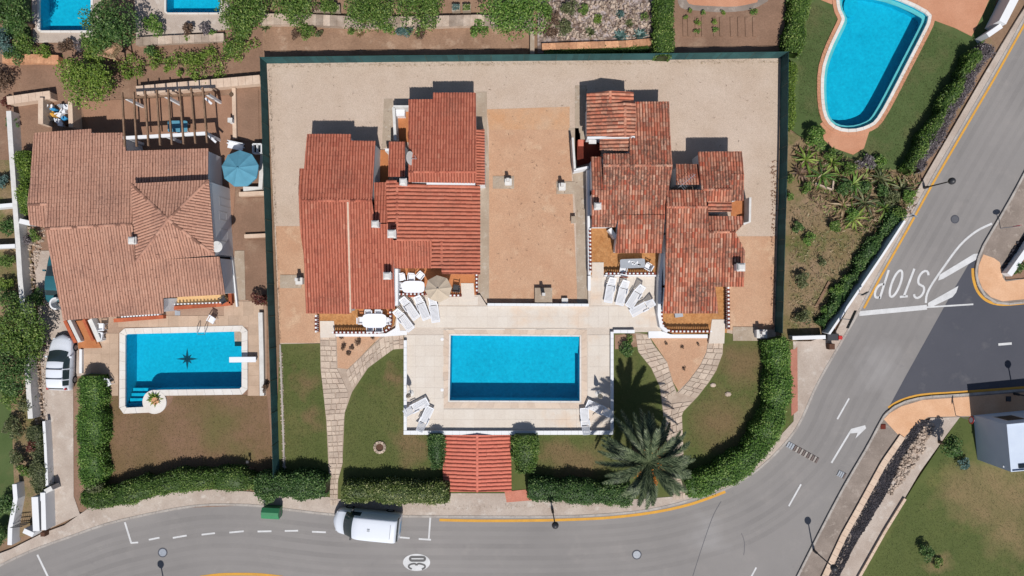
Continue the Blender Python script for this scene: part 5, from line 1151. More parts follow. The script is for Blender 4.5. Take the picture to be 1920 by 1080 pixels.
for nm, lab, pts, w, h, mt, cap, cat in (
    ('terrace_parapet', 'white parapet along the south edge of the pool terrace', [(757,811),(890,811.5),(1150,811)], 6, .62, m_white, m_white, 'wall'),
    ('terrace_parapet', 'white parapet on the west edge of the pool terrace', [(760,638),(760,720),(760,807)], 4.5, .62, m_white, m_white, 'wall'),
    ('terrace_parapet', 'white parapet on the east edge of the pool terrace next to the palm shadow', [(1147.5,622),(1147.5,710),(1147.5,807)], 4.5, .62, m_white, m_white, 'wall'),
    ('terrace_parapet', 'short white parapet between the east terrace and the flower bed', [(1150.5,621.5),(1190,621.5)], 5, .62, m_white, m_white, 'wall'),
    ('court_wall', 'low white wall closing the orange gravel court above the pool', [(914,571),(1104,572)], 4, .6, m_white, m_white, 'wall'),
    ('court_wall', 'short white upright wall at the corner beside the four east loungers', [(1105,517),(1105,545)], 5, .6, m_white, None, 'wall'),
    ('lane_wall', 'long white boundary wall running down the far left lane', [(16,208),(22,300),(29,400),(33,450),(37,515),(42,570),(46,640),(52,710),(57,785)], 9, 1.0, m_whiteg, None, 'wall'),
    ('lane_wall', 'white wall stub from the lane wall to the villa corner', [(36,414),(57,419)], 9, 1.0, m_white, None, 'wall'),
    ('lane_wall', 'upper of two white cross walls at the left edge', [(-20,388),(24,384)], 7, .9, m_white, None, 'wall'),
    ('lane_wall', 'lower of two white cross walls at the left edge', [(-20,463),(28,461)], 7, .9, m_white, None, 'wall'),
    ('lane_wall', 'thin white wall beside the driveway below the lane', [(82,790),(85,840),(88,912)], 5, .8, m_white, None, 'wall'),
    ('gate_wall', 'left of two parallel white slabs by the iron gates', [(65,932),(68,996)], 12, 1.2, m_white, None, 'wall'),
    ('gate_wall', 'right of two parallel white slabs by the iron gates', [(80,924),(82,994)], 9, 1.2, m_white, None, 'wall'),
    ('gate_wall', 'short white block wall in front of the left iron gate', [(44,995),(62,1003)], 9, 1.0, m_white, None, 'wall'),
    ('gate_wall', 'grey white pier at the top of the right iron gate', [(84,922),(97,915)], 8, 1.1, m_whiteg, None, 'wall'),
    ('lane_wall', 'curved white garden wall at the lower left corner', [(27,908),(29,935),(24,962),(19,990),(18,1022)], 8, .9, m_white, None, 'wall'),
    ('garden_wall', 'long cream wall behind the pergola', [(256,170),(330,163),(400,157),(488,149)], 13, .9, m_cream, m_cream, 'wall'),
    ('garden_wall', 'cream wall behind the yard of odds and ends', [(14,189),(70,181),(95,178)], 12, .9, m_cream, m_cream, 'wall'),
    ('garden_wall', 'cream upright wall left of the yard of odds and ends', [(76,183),(76,232)], 9, 1.2, m_cream, None, 'wall'),
    ('garden_wall', 'cream upright wall right of the yard of odds and ends', [(131,190),(133,238)], 8, 1.2, m_cream, None, 'wall'),
    ('garden_wall', 'thin cream edging wall between pergola patio and planting bed', [(438,165),(440,260)], 7, .4, m_cream, None, 'wall'),
    ('garden_wall', 'cream wall below the teal parasol seating', [(448,364),(495,362)], 8, .5, m_cream, None, 'wall'),
    ('garden_wall', 'cream wall between the two brown beds by the fence', [(458,443),(499,441)], 7, .4, m_cream, None, 'wall'),
    ('garden_wall', 'white L shaped bench wall east of the teal parasol', [(492,290),(488,352),(456,354)], 8, .6, m_whiteg, None, 'wall'),
    ('garden_wall', 'long narrow white wall east of the compass star pool', [(488,586),(490,660),(491,742)], 8, .5, m_whiteg, None, 'wall'),
    ('garden_wall', 'white kerb wall between driveway and villa patio', [(151,655),(151,700)], 5, .4, m_white, None, 'wall'),
    ('terrace_wall', 'pale stone retaining wall with planter niches along the top edge', [(488,36),(560,36),(640,40),(720,42),(820,40),(900,38),(1000,44)], 16, .7, m_stone, m_stone, 'wall'),
    ('terrace_wall', 'upright concrete wall between the brown plot and the rockery', [(998,58),(998,104)], 8, .6, m_conc, None, 'wall'),
    ('rockery_wall', 'orange stone edging under the agaves', [(1016,88),(1100,85),(1170,83),(1226,78)], 10, .4, m_stone_or, m_stone_or, 'wall'),
    ('stone_wall', 'rough orange stone wall below the top left pool', [(5,111),(60,110),(110,112)], 13, .6, m_stone_or, m_stone_or, 'wall'),
    ('stone_wall', 'rough stone edging below the small top pool', [(255,78),(330,74),(420,70)], 12, .5, m_stone, m_stone, 'wall'),
    ('roadside_wall', 'sloping white wall between scrub plot and pavement', [(1697,414),(1654,480),(1604,554),(1555,626)], 4, 1.3, m_white, None, 'wall'),
    ('roadside_wall', 'white wall closing the scrub plot beside the bright hedge', [(1486,634),(1548,632)], 7, .9, m_white, None, 'wall'),
    ('roadside_wall', 'white wall end and pillar at the top right pool plot', [(1852,66),(1878,48)], 9, 1.4, m_white, None, 'wall'),
    ('roadside_wall', 'white upright wall at the top right corner', [(1880,42),(1912,-20)], 14, 1.7, m_white, None, 'wall'),
    ('lawn_wall', 'low concrete kerb wall beside the bottom right lawn', [(1697,935),(1660,995),(1611,1082),(1600,1105)], 4, .24, m_cream, m_cream, 'wall'),
    ('path_edge', 'cream kerb strip along the dark rubble strip', [(1542,1090),(1582,1004),(1614,947),(1657,868),(1692,818)], 9, .2, m_cream, m_cream, 'kerb'),
    ('corner_wall', 'blue white low wall at the right edge corner garden', [(1893,515),(1925,470),(1940,445)], 10, .8, m_white, None, 'wall'),
    ('path_edge', 'narrow pale kerb strip along the green fence in front of the west lawn', [(525,646),(529,760),(533,882)], 3, .16, m_kerb, None, 'kerb')):
    wall_run(nm, lab, cat, pts, w, h, mt, cap)
def iron_gate(label, pts, h=1.1):
    a, b = P(*pts[0], .1), P(*pts[1], .1); r = thing('iron_gate', label, 'gate', a); mb = MB(); U = Vector((0, 0, 1))
    for z in (.12, .6, h): mb = MB(); mb.bar(a+U*z, b+U*z, .05, .05); mb.build('rail', m_metal, r)
    n = int((b-a).length/.13)
    for k in range(n+1): p = a.lerp(b, k/n); mb = MB(); mb.tube(p, p+U*(h+.1), .018, .012, 6); mb.build('bar', m_metal, r)
iron_gate('dark iron gate left of the white slabs', ((39,980),(60,978))); iron_gate('dark iron gate right of the white slabs', ((94,932),(95,985)))

# loose stones: dark rubble slope and white rubble by the south east path (nobody could count them)
def rubble(name, label, poly, n, smin, smax, mat, z=.1, bulge=.25):
    xs = [p[0] for p in poly]; ys = [p[1] for p in poly]; mb = MB(); k = 0
    while k < n:
        x, y = random.uniform(min(xs), max(xs)), random.uniform(min(ys), max(ys))
        if not inside(x, y, poly): continue
        s = random.uniform(smin, smax); p = P(x, y, z); vs = []
        for q in ((-1,-1,-1),(1,-1,-1),(1,1,-1),(-1,1,-1),(-.6,-.6,1),(.6,-.6,1),(.6,.6,1),(-.6,.6,1)):
            vs.append((p.x+q[0]*s*random.uniform(.35,.6), p.y+q[1]*s*random.uniform(.35,.6), z+(q[2]+1)*s*.3*random.uniform(.6,1.2)-.03))
        mb.add(vs, [(4,5,6,7),(0,1,5,4),(1,2,6,5),(2,3,7,6),(3,0,4,7)], random.random()); k += 1
    o = mb.build(name, mat); return tag(o, label, 'stones', kind='stuff')
DK = [(1550,1085),(1590,1004),(1622,947),(1665,868),(1711,801),(1722,786),(1742,788),(1722,812),(1690,860),(1662,925),(1633,974),(1600,1026),(1572,1085)]
sheet('rubble_bed', DK, .105, surf('dark_earth', c(84,76,76), c(62,58,60), 2, fine=8, famt=.5), .05); rubble('dark_rubble', 'strip of dark broken stones beside the south east path', DK, 2600, .06, .17, m_stone_d)
WK = [(1663,928),(1690,862),(1720,815),(1742,788),(1752,800),(1735,840),(1712,880),(1690,905),(1672,926)]
rubble('pale_rubble', 'pale broken stones beside the dark rubble strip', WK, 330, .1, .28, m_stone)
rubble('dark_rubble', 'dark stones in the corner garden at the right edge', [(1880,500),(1900,462),(1930,430),(1930,470),(1900,505),(1884,518)], 220, .1, .28, m_stone_d)
rubble('fence_edging', 'line of small stones along the foot of the west green fence', [(523,660),(529,660),(536,882),(530,882)], 300, .05, .14, m_stone)
rubble('fence_edging', 'line of small dark stones along the foot of the east green fence', [(1446,300),(1458,300),(1453,620),(1446,620)], 260, .05, .13, m_soil)
rubble('loose_stones', 'rockery stones among the agaves', [(1012,2),(1228,2),(1228,74),(1012,74)], 620, .08, .3, m_stone)
rubble('loose_stones', 'pebbles in the narrow bed beside the lane wall', [(48,425),(85,430),(70,500),(60,560),(45,560)], 200, .08, .22, m_stone)
rubble('loose_stones', 'pebbles between driveway and lane wall', [(58,660),(80,660),(88,900),(66,800)], 220, .07, .2, m_stone)
for i, (x, y, s) in enumerate(((1337,722,10),(1365,739,11))):
    mb = MB(); p = P(x, y, .1); mb.lathe([(s*S*.55,.08),(s*S*.5,.16),(s*S*.3,.2)], p.x, p.y, 7, sx=1.1, sy=.8); tag(mb.build('stepping_stone', m_stone), ('upper pale stepping stone on the right hand lawn', 'lower pale stepping stone on the right hand lawn')[i], 'stone')
wl = thing('well', 'round stone edged well hole in the middle of the left lawn', 'well', P(712, 839, .1))
for k in range(12):
    a = 2*math.pi*k/12; p = P(712, 839, .15); mb = MB(); mb.box(p.x+.4*math.cos(a), p.y+.4*math.sin(a), .06, .2, .19, .14, a); mb.build('rim_stone', m_stone, wl)
mb = MB(); p = P(712,839,.1); mb.lathe([(.32,.05),(.3,.105)], p.x, p.y, 16); mb.build('well_cover', m_dwood, wl)

# ================================================================ VEGETATION
HG = 'clipped hedges along the street'
hedge('dark clipped hedge standing beside the driveway', [(163,706),(162,780),(161,850),(166,915)], 50, 1.7, G_hedge_b, group=HG)
hedge('curving hedge along the pavement below the brown lawn', [(148,935),(200,938),(270,918),(350,905),(430,903),(478,910)], 40, 1.7, G_hedge, group=HG)
hedge('lush hedge at the foot of the west green fence', [(475,915),(540,914),(612,918)], 50, 1.8, G_dark, .15, group=HG)
hedge('mottled yellow green hedge above the parked van', [(638,926),(700,926),(780,929),(843,929)], 42, 1.8, G_hedge_y, .13, group=HG)
hedge('small upright hedge left of the coral tiled entrance', [(817,816),(817,880)], 27, 1.5, G_dark, group=HG)
hedge('square hedge right of the coral tiled entrance', [(985,818),(985,892)], 54, 1.8, G_hedge, .13, group=HG)
hedge('dark hedge between entrance porch and palm', [(990,922),(1060,926),(1130,930),(1190,934)], 42, 1.8, G_dark, .13, group=HG)
hedge('long bright hedge curving round the street corner', [(1290,920),(1350,901),(1408,862),(1448,806),(1466,742),(1466,680),(1458,632)], 48, 1.9, G_hedge_b, .14, group=HG)
hedge('tall hedge between rockery and vegetable bed', [(1249,-20),(1248,40),(1246,103)], 36, 1.6, G_hedge, .14)
hedge('hedge between vegetable bed and pool lawn', [(1508,-20),(1500,40),(1490,100)], 36, 1.5, G_hedge, .14)
hedge('low flowering creeper along the outer side of the east fence', [(1487,115),(1486,170),(1482,245)], 16, .9, G_lime, .12)
hedge('grey purple roadside hedge along the pool lawn', [(1858,82),(1825,140),(1790,200),(1755,262),(1722,318)], 26, 1.3, G_purple, .13, lump=.25)
hedge('green band of shrubs beside the grey purple roadside hedge', [(1838,92),(1808,148),(1772,210),(1738,268),(1706,322)], 20, 1.5, G_hedge, .14, lump=.3)
hedge('ragged shrub strip along the inner side of the roadside wall', [(1688,398),(1640,462),(1600,522),(1568,572),(1540,612)], 20, .9, G_dark, .15, 170, lump=.45)
hedge('low creeper under the orange rockery edging', [(1020,97),(1080,96),(1150,93),(1222,90)], 9, .5, G_hedge, .1)
hedge('yellow green hedge between lane wall and villa', [(38,282),(40,320),(42,365),(45,400)], 28, 1.5, G_lime, .14, lump=.25)
hedge('dense creeper hedge on the lane wall by the gate', [(58,800),(64,850),(68,905),(66,930)], 26, 1.1, G_olive, .12, lump=.3)
palm('large palm with orange fruit clusters over the front hedge', 1217, 868, 5.2, 3.95, 54, G_palm)
for lab, x, y, r, h, m in (
    ('large dark evergreen tree right of the top left pool', 205, 42, 46, 4.2, G_dark), ('dark green tree below the evergreen by the top left pool', 188, 78, 30, 3.0, G_hedge),
    ('broad yellow green fig tree over the brown garden', 158, 150, 52, 2.8, G_lime), ('pale leaved tree covering the lane wall near the white car', 34, 612, 56, 3.0, G_hedge),
    ('dark tree at the left edge below the olive tree', 12, 695, 50, 2.8, G_dark), ('tree hanging over the lane wall left of the white car', 60, 650, 32, 2.2, G_hedge),
    ('round green tree above the terrace wall at the top', 690, 16, 52, 2.6, G_hedge), ('green tree right of the round tree on the terrace wall', 785, 14, 50, 2.6, G_hedge),
    ('large bright bush tree at the top edge above the rockery wall', 965, 8, 66, 2.8, G_hedge_b), ('spreading green tree at the top edge left of the terrace wall', 462, 8, 56, 2.6, G_hedge), ('green tree at the top edge above the fence corner', 550, 2, 46, 2.4, G_hedge),
    ('dark leafy tree in the black shadow at the top left corner', 8, 20, 40, 4.5, G_dark), ('slim conifer on the bottom right lawn by the blue grey building', 1787, 838, 20, 2.6, G_dark)): tree(lab, x, y, r, h, m)
SH = [('round bright green bush beside the small top pool', 290, 48, 22, 1.4, G_hedge_b), ('dark rounded shrub at the left edge below the corner palm', 14, 78, 24, 1.6, G_blue), ('large green bush left of the top left pool', 45, 82, 24, 1.6, G_hedge),
 ('low lime bush under the top left pool', 80, 100, 18, .9, G_lime), ('dusky shrub under the top left pool', 125, 90, 18, .9, G_brown), ('brown leafed shrub right under the top left pool', 150, 84, 14, .9, G_purple),
 ('pinkish shrub on the stones under the small top pool', 352, 54, 14, .9, G_brown), ('dark pink shrub on the stones right of the pinkish one', 384, 57, 14, .8, G_purple), ('small lime bush on the stone edging', 352, 72, 9, .6, G_lime), ('small green bush at the end of the stone edging', 400, 66, 9, .6, G_hedge_b),
 ('green bush below the spreading top tree', 455, 62, 18, 1.0, G_hedge), ('dark bush at the foot of the west lane wall', 25, 230, 12, .9, G_dark), ('brown twiggy shrub at the left edge by the lane', 8, 150, 24, 1.4, G_brown), ('red tinged shrub beside the cream wall at the left', 14, 195, 14, .8, G_pink),
 ('bush between the two white cross walls', 10, 425, 20, 1.0, G_dark), ('blue green shrub above the upper cross wall', 4, 340, 18, 1.0, G_blue), ('low lime shrub below the lower cross wall', 12, 530, 18, .9, G_lime), ('green shrub below the lower cross wall', 14, 492, 18, 1.0, G_hedge),
 ('round bush between villa corner and pebbles', 68, 440, 14, .8, G_hedge), ('dusky bush at the pebble bed beside the lane wall', 50, 450, 14, .7, G_purple), ('dark shrub under the olive tree at the driveway', 72, 560, 20, 1.2, G_dark),
 ('low olive shrub at the left lower lawn', 30, 800, 24, 1.0, G_olive), ('wispy grey shrub beside the gate creeper', 34, 860, 20, 1.0, G_olive), ('dark spiky shrub at the lower left wall', 10, 950, 24, 1.2, G_dark), ('big dark shrub at the lower left corner', 2, 1000, 22, 1.2, G_dark),
 ('bush topping the hedge corner by the driveway', 178, 912, 20, 1.9, G_olive), ('single sprout rising from the curving hedge', 388, 888, 9, 1.9, G_hedge_b), ('leafy shrub over the green bin', 508, 925, 24, 1.9, G_dark),
 ('red flowering shrub beside the green fence', 487, 560, 18, 1.5, G_pink), ('small potted shrub by the fence end of the villa patio', 499, 728, 8, .8, G_brown),
 ('bushy green shrub on the brown plot by the fence corner', 574, 62, 20, 1.1, G_hedge), ('brownish shrub left of the bushy shrub on the brown plot', 554, 68, 11, .6, G_brown), ('tiny shrub right of the bushy shrub on the brown plot', 600, 66, 9, .5, G_olive),
 ('small green shrub in the middle of the brown plot', 658, 58, 8, .6, G_hedge), ('bright green shrub below the terrace wall trees', 728, 56, 14, .9, G_hedge_b), ('blue green shrub below the terrace wall trees', 760, 58, 16, .9, G_blue), ('dry brown shrub below the terrace wall trees', 792, 62, 15, .9, G_brown), ('fresh green shrub near the right end of the brown plot', 896, 56, 20, 1.0, G_hedge_b),
 ('olive cushion plant at the top of the rockery', 1068, 14, 18, .8, G_olive), ('brown cushion plant on the rockery', 1040, 38, 16, .6, G_brown), ('mustard cushion plant in the middle of the rockery', 1123, 34, 11, .6, G_lime), ('green cushion plant at the right of the rockery', 1208, 32, 9, .5, G_hedge), ('grey twiggy mat on the left of the rockery', 1030, 62, 16, .5, G_brown),
 ('blue grey cushion in the rockery', 1163, 28, 8, .5, G_blue), ('broad bush by the free form pool corner', 1527, 260, 24, 1.5, G_hedge_b), ('grey shrub beside the pool deck corner', 1622, 308, 18, 1.0, G_purple), ('green shrub right of the grey shrub by the pool deck', 1650, 306, 14, .9, G_hedge_b),
 ('green bush along the outer side of the east fence', 1480, 335, 9, .9, G_hedge), ('second green bush along the outer side of the east fence', 1481, 368, 9, .8, G_hedge_b), ('lime bush in the middle of the scrub plot', 1518, 448, 14, .7, G_hedge_b), ('olive bush in the scrub plot by the plank', 1502, 524, 18, .8, G_olive), ('dark olive bush at the foot of the scrub plot', 1502, 595, 18, .9, G_olive),
 ('leafy shrub on the roadside wall by the plank', 1568, 545, 13, .9, G_hedge_b), ('leafy shrub on the roadside wall higher up', 1590, 520, 11, .9, G_hedge_b), ('small leafy shrub at the lower end of the roadside wall', 1545, 582, 9, .7, G_hedge_b), ('dark shrub along the inside of the roadside wall', 1636, 450, 13, .9, G_dark), ('dark shrub halfway down the roadside wall', 1610, 490, 12, .9, G_dark),
 ('green shrubs in the bed beside the east terrace wall', 1172, 656, 18, .8, G_dark), ('low green shrub on the small soil bed by the terrace', 1180, 636, 9, .5, G_hedge), ('low dark bush on the bottom right lawn', 1738, 1034, 17, 1.0, G_dark), ('pale green weed clump beside the low dark bush', 1756, 1052, 12, .4, G_hedge), ('thin grey green shrub beside the slim conifer', 1806, 868, 13, .7, G_blue),
 ('dark leafy shrub in the right edge corner garden', 1908, 498, 16, .9, G_dark), ('leafy shrub at the pavement edge by the globe lamp', 1700, 372, 16, 1.1, G_hedge_b), ('rounded shrub left of the stone frame in the messy garden', 1510, 352, 12, .8, G_hedge), ('bushy shrub between stone frame and roadside wall', 1598, 400, 16, .9, G_hedge_b), ('pale shrub above the roadside wall top end', 1668, 372, 18, 1.0, G_olive), ('dark shrub among dry leaves in the messy garden', 1620, 350, 14, .9, G_dark), ('bush under the sprig row at the pool lawn corner', 1555, 290, 14, .9, G_hedge), ('wide bush below the corner tree at the top left', 30, 100, 22, 1.2, G_dark), ('bush filling the gap between fig tree and evergreen', 175, 108, 22, 1.6, G_lime), ('leafy bush at the right end of the trailing vine', 440, 88, 20, 1.1, G_hedge), ('dark bush behind the trailing vine', 285, 98, 14, .9, G_dark), ('creeper at the foot of the top terrace wall', 620, 8, 20, 1.4, G_hedge),
 ('dark weed bush near the east fence in the scrub plot', 1494, 428, 13, .7, G_dark), ('ragged green bush under the broad leaf plants', 1560, 425, 16, .8, G_hedge), ('dense green shrub at the upper end of the roadside wall', 1682, 402, 16, 1.1, G_hedge), ('dense bush below the drooping broad leaf plant', 1578, 350, 16, 1.0, G_dark), ('thick bush left of the grey shrub by the pool deck', 1588, 318, 16, 1.0, G_hedge), ('leafy bush between strappy plants near the road', 1652, 356, 15, 1.1, G_dark), ('round weed bush in the lower scrub plot', 1540, 490, 10, .5, G_olive), ('leafy scrub at the top left of the rockery', 1022, 20, 18, .9, G_hedge), ('woody scrub in the left middle of the rockery', 1058, 52, 18, .6, G_olive), ('loose green scrub in the upper rockery', 1095, 22, 13, .6, G_hedge),
 ('wispy olive shrub over the lane wall below the white car', 52, 755, 18, 1.3, G_olive), ('green shrub behind the lane wall below the dark tree', 22, 745, 22, 1.2, G_hedge), ('dark shrub behind the lane wall above the olive tree', 18, 560, 22, 1.3, G_dark), ('tall green shrub leaning on the creeper by the gate', 50, 880, 16, 1.3, G_hedge), ('reddish shrub on the creeper by the gate', 62, 835, 12, 1.4, G_pink),
 ('lime sprig beside the top right pool lawn', 1835, 92, 10, .8, G_lime)]
for lab, x, y, r, h, m in SH: shrub(lab, x, y, r, h, m, leaf=.12 if r < 12 else .14)
vine('long yellow green vine trailing over the brown garden', [(205,135),(260,122),(310,118),(370,116),(425,108),(462,90)], 44, 1.2, G_lime)
for lab, x, y, r in (('large blue agave at the right of the rockery edging', 1200, 66, 17), ('large blue agave left of its twin on the rockery edging', 1163, 68, 17)): agave(lab, x, y, r, G_blue)
for lab, x, y, r, m in (('small dark agave on the left of the rockery', 1106, 60, 13, G_olive), ('small agave in the middle of the rockery', 1180, 44, 11, G_olive), ('spiky yucca at the top of the rockery', 1162, 26, 10, G_blue), ('young spiky plant in the brown plot beside the small shrub', 674, 62, 11, G_dry), ('spiky aloe beside the bushy shrub on the brown plot', 497, 50, 13, G_olive), ('spiky plant in the round planter of the compass star pool', 290, 748, 17, G_lime), ('dark corner palm shrub at the upper left edge', 28, 38, 20, G_olive)):
    agave(lab, x, y, r, m, n=20)
mb = MB(); p = P(290,752,.35); mb.lathe([(.26,.17),(.3,.32),(.26,.32)], p.x, p.y, 18); tag(mb.build('round_planter', m_stone_or), 'round terracotta planter on the white disc of the pool', 'planter')
BP = [(1510,300,8,1.5,G_lime,'broad leaved lime plant near the fence in the messy garden'), (1540,330,7,1.7,G_hedge_b,'drooping broad leaf plant above the small stone frame'), (1560,305,7,1.3,G_lime,'lime broad leaf plant below the pool deck'), (1600,345,9,1.6,G_hedge_b,'broad leaf plant in the middle of the messy garden'), (1650,335,8,1.5,G_olive,'olive strappy plant near the pavement in the messy garden'), (1690,355,8,1.4,G_olive,'strappy plant leaning over the pavement by the globe lamp'), (1620,380,9,1.6,G_olive,'strappy olive plant in the fallen palm leaves'), (1580,385,7,1.3,G_dry,'dry strappy plant among the fallen palm leaves'), (1600,410,9,1.6,G_lime,'lime strappy plant at the lower side of the messy garden'), (1660,390,8,1.5,G_hedge,'green strappy plant beside the top of the roadside wall'), (1500,325,6,1.0,G_brown,'brown withered plant beside the east fence'), (1630,305,6,1.2,G_hedge_b,'fresh broad leaf plant at the lawn edge')]
for x, y, n, L, m, lab in BP: broad_plant(lab, x, y, n+4, L*.85, m, wid=.075, h=.7)
def litter(label, poly, n, mat, L=.5, name='dry_leaf_litter'):
    xs = [p[0] for p in poly]; ys = [p[1] for p in poly]; pts = []
    while len(pts) < n:
        x, y = random.uniform(min(xs), max(xs)), random.uniform(min(ys), max(ys))
        if inside(x, y, poly): p = P(x, y, .1); pts.append((p.x, p.y, .1+abs(random.gauss(0, .12))))
    V, F = leaf_quads(np.array(pts), L, .8, .16); return tag(npmesh(name, V, F, mat, None, NR.uniform(0, 1, n)), label, 'leaf litter', kind='stuff')
MG = [(1485,270),(1560,285),(1640,315),(1725,330),(1715,390),(1690,420),(1610,440),(1560,410),(1500,360)]
litter('dry palm leaf litter in the messy garden', MG, 600, G_dry, .6); litter('brown twigs in the messy garden', MG, 650, G_brown, .5); litter('green strappy leaves in the messy garden', MG, 600, G_hedge, .55)
litter('dry grass on the scrub plot', [(1480,380),(1640,400),(1560,610),(1480,620)], 900, G_dry, .28); litter('sparse green weeds on the scrub plot', [(1480,380),(1640,400),(1560,610),(1480,620)], 700, G_olive, .25)
litter('tangled grey twigs on the rockery', [(1012,2),(1228,2),(1228,74),(1012,74)], 900, G_brown, .3)
litter('fallen leaves on the brown beds by the villa', [(60,560),(84,560),(92,900),(70,900)], 300, G_brown, .2)
litter('scattered weeds on the gravel yard', [(505,125),(1455,118),(1448,440),(505,420)], 330, G_brown, .2, 'gravel_weeds')
litter('leaf litter drifted along the north fence', [(504,121),(1460,113),(1460,119),(504,128)], 700, G_dry, .16); litter('leaf litter drifted along the west fence', [(503,124),(509,124),(528,640),(521,640)], 500, G_brown, .14); litter('leaf litter on the orange gravel court', [(920,250),(1066,250),(1080,560),(918,560)], 60, G_brown, .2); litter('pine needles and leaves along the front pavement', [(640,950),(1180,944),(1180,950),(640,958)], 300, G_dry, .12)
def grass(label, poly, n, mat, L=.14):
    o = litter(label, poly, n, mat, L, 'grass_tufts'); o['category'] = 'grass'
grass('short grass on the left lawn strip beside the fence', [(528,650),(600,650),(614,870),(536,872)], 4200, G_grass, .1)
grass('short grass on the centre left lawn', [(648,770),(700,688),(757,658),(757,812),(802,815),(802,878),(648,876)], 6000, G_grass, .1)
grass('short grass on the lawn beside the palm', [(1012,818),(1150,818),(1152,660),(1192,662),(1232,730),(1245,800),(1140,890),(1012,890)], 5200, G_grass, .1)
grass('short grass on the right front lawn', [(1290,775),(1350,700),(1362,650),(1422,645),(1428,720),(1400,800),(1330,850),(1285,850)], 4000, G_grass_d, .1)
grass('grass on the pool lawn at the top right', [(1740,45),(1815,80),(1720,290),(1640,320),(1620,282)], 6000, G_grass, .1); grass('grass on the narrow lawn left of the free form pool', [(1515,5),(1560,20),(1560,80),(1535,130),(1538,225),(1498,215),(1498,100)], 3000, G_grass, .1)
grass('grass on the bottom right lawn', [(1800,790),(1815,870),(1925,890),(1925,1085),(1620,1085),(1700,950),(1760,870)], 11000, G_grass, .1); grass('dry grass on the brown villa lawn', [(190,745),(220,745),(235,778),(320,778),(330,745),(500,745),(512,885),(200,920)], 6000, G_grass_d, .1)
for i, (x, y) in enumerate(((593,15),(609,15),(629,15),(855,14),(875,14))):
    q = P(x, y, .7); r = thing('planter_box', ('leftmost planter box on the top terrace wall', 'second planter box from the left on the top terrace wall', 'third planter box from the left on the top terrace wall', 'left planter box of the right pair on the top terrace wall', 'right planter box of the right pair on the top terrace wall')[i], 'planter', (q.x, q.y, .1), 'planter boxes on the top terrace wall'); mb = MB(); mb.box(0, 0, 0, .62, .5, .6, taper=1.05); mb.build('box', m_conc, r, local=True)
    pp = NR.uniform(-.28, .28, (220, 3))*np.array([1, .8, .35])+np.array([0, 0, .68]); V, F = leaf_quads(pp, .11); npmesh('plant', V, F, (G_brown, G_dark, G_hedge, G_blue, G_hedge)[i], r, NR.uniform(0, 1, 220), local=True)
# vegetable rows
for k, x in enumerate((1283, 1292, 1306, 1318, 1340, 1352, 1372, 1386, 1400, 1414)):
    ribbon(None, 'bed_ridge', [(x,32),(x+1,68)], 6, m_soil, .07, h=.08); o = bpy.context.scene.objects[-1]
for o in [o for o in COL.objects if o.name.startswith('bed_ridge')]: o['kind'] = 'structure'
for i, (x, y, r) in enumerate(((1307,44,8),(1308,60,7),(1340,42,7),(1341,58,7),(1294,22,6),(1318,25,6),(1356,26,6),(1413,22,9),(1286,34,5))):
    shrub(('upper crop plant in the third vegetable row', 'lower crop plant in the third vegetable row', 'upper crop plant in the fifth vegetable row', 'lower crop plant in the fifth vegetable row', 'tiny crop plant left under the curved path', 'tiny crop plant second from left under the curved path', 'tiny crop plant in the middle under the curved path', 'larger crop plant at the right end under the curved path', 'smallest crop plant at the left end of the vegetable rows')[i], x, y, r, .35, G_hedge_b if i % 2 else G_lime, cat='plant', name='crop_plant', group='crop plants in the vegetable rows', leaf=.1)
for i, (x, y, r) in enumerate(((645,648,8),(673,642,8),(660,652,5),(654,663,5),(641,632,4),(700,631,5))): shrub(('withered brown plant at the left of the orange triangle bed', 'withered brown plant at the right of the orange triangle bed', 'small withered plant between the two bigger ones', 'lowest withered plant in the orange triangle bed', 'tiny plant in the upper left corner of the orange triangle bed', 'tiny plant beside the white plinth in the orange bed')[i], x, y, r, .3, G_brown, leaf=.12, zb=.1)
for i, (x, y, r) in enumerate(((1248,643,4),(1278,650,5),(1308,645,4),(1281,691,5))): shrub(('tiny withered plant at the upper left of the right orange triangle bed', 'tiny withered plant in the upper middle of the right orange triangle bed', 'tiny withered plant at the upper right of the right orange triangle bed', 'tiny withered plant near the lower tip of the right orange triangle bed')[i], x, y, r, .2, G_brown, leaf=.09, group='withered plants in the right orange bed')
# thatch roofed corner and plank
r = thing('thatched_shade', 'dry thatched shade roof between the trees at the top left', 'shade roof', P(208, 96, 0)); mb = MB(); q = [P(184,104,1.8), P(228,78,1.8), P(230,92,1.7), P(216,112,1.7)]; mb.add(q+[P(205,92,2.3)], [(0,4,1),(1,4,2),(2,4,3),(3,4,0)][::-1]); mb.build('thatch', m_thatch, r)
pts = np.array([[v for v in q[0].lerp(q[1], random.random()).lerp(q[3].lerp(q[2], random.random()), random.random())] for _ in range(700)])+np.array([0, 0, .25]); V, F = leaf_quads(pts, .4, 1, .15); npmesh('straw', V, F, G_dry, r, NR.uniform(0, 1, len(pts)))
for x, y in ((190,103),(226,84),(216,109)): mb = MB(); p = P(x, y, 1.7); mb.tube((p.x, p.y, 0), (p.x, p.y, 1.75), .06); mb.build('post', m_dwood, r)
mb = MB(); mb.bar(P(1529,577,.15), P(1555,528,.15), .2, .08); tag(mb.build('timber_plank', m_wood), 'pale timber plank lying in the scrub plot', 'plank')
mb = MB(); mb.bar(P(1528,344,.2), P(1560,356,.2), .12, .25); mb.bar(P(1560,356,.2), P(1562,338,.2), .12, .25); tag(mb.build('stone_frame', m_stone), 'low stone frame in the messy garden', 'edging')

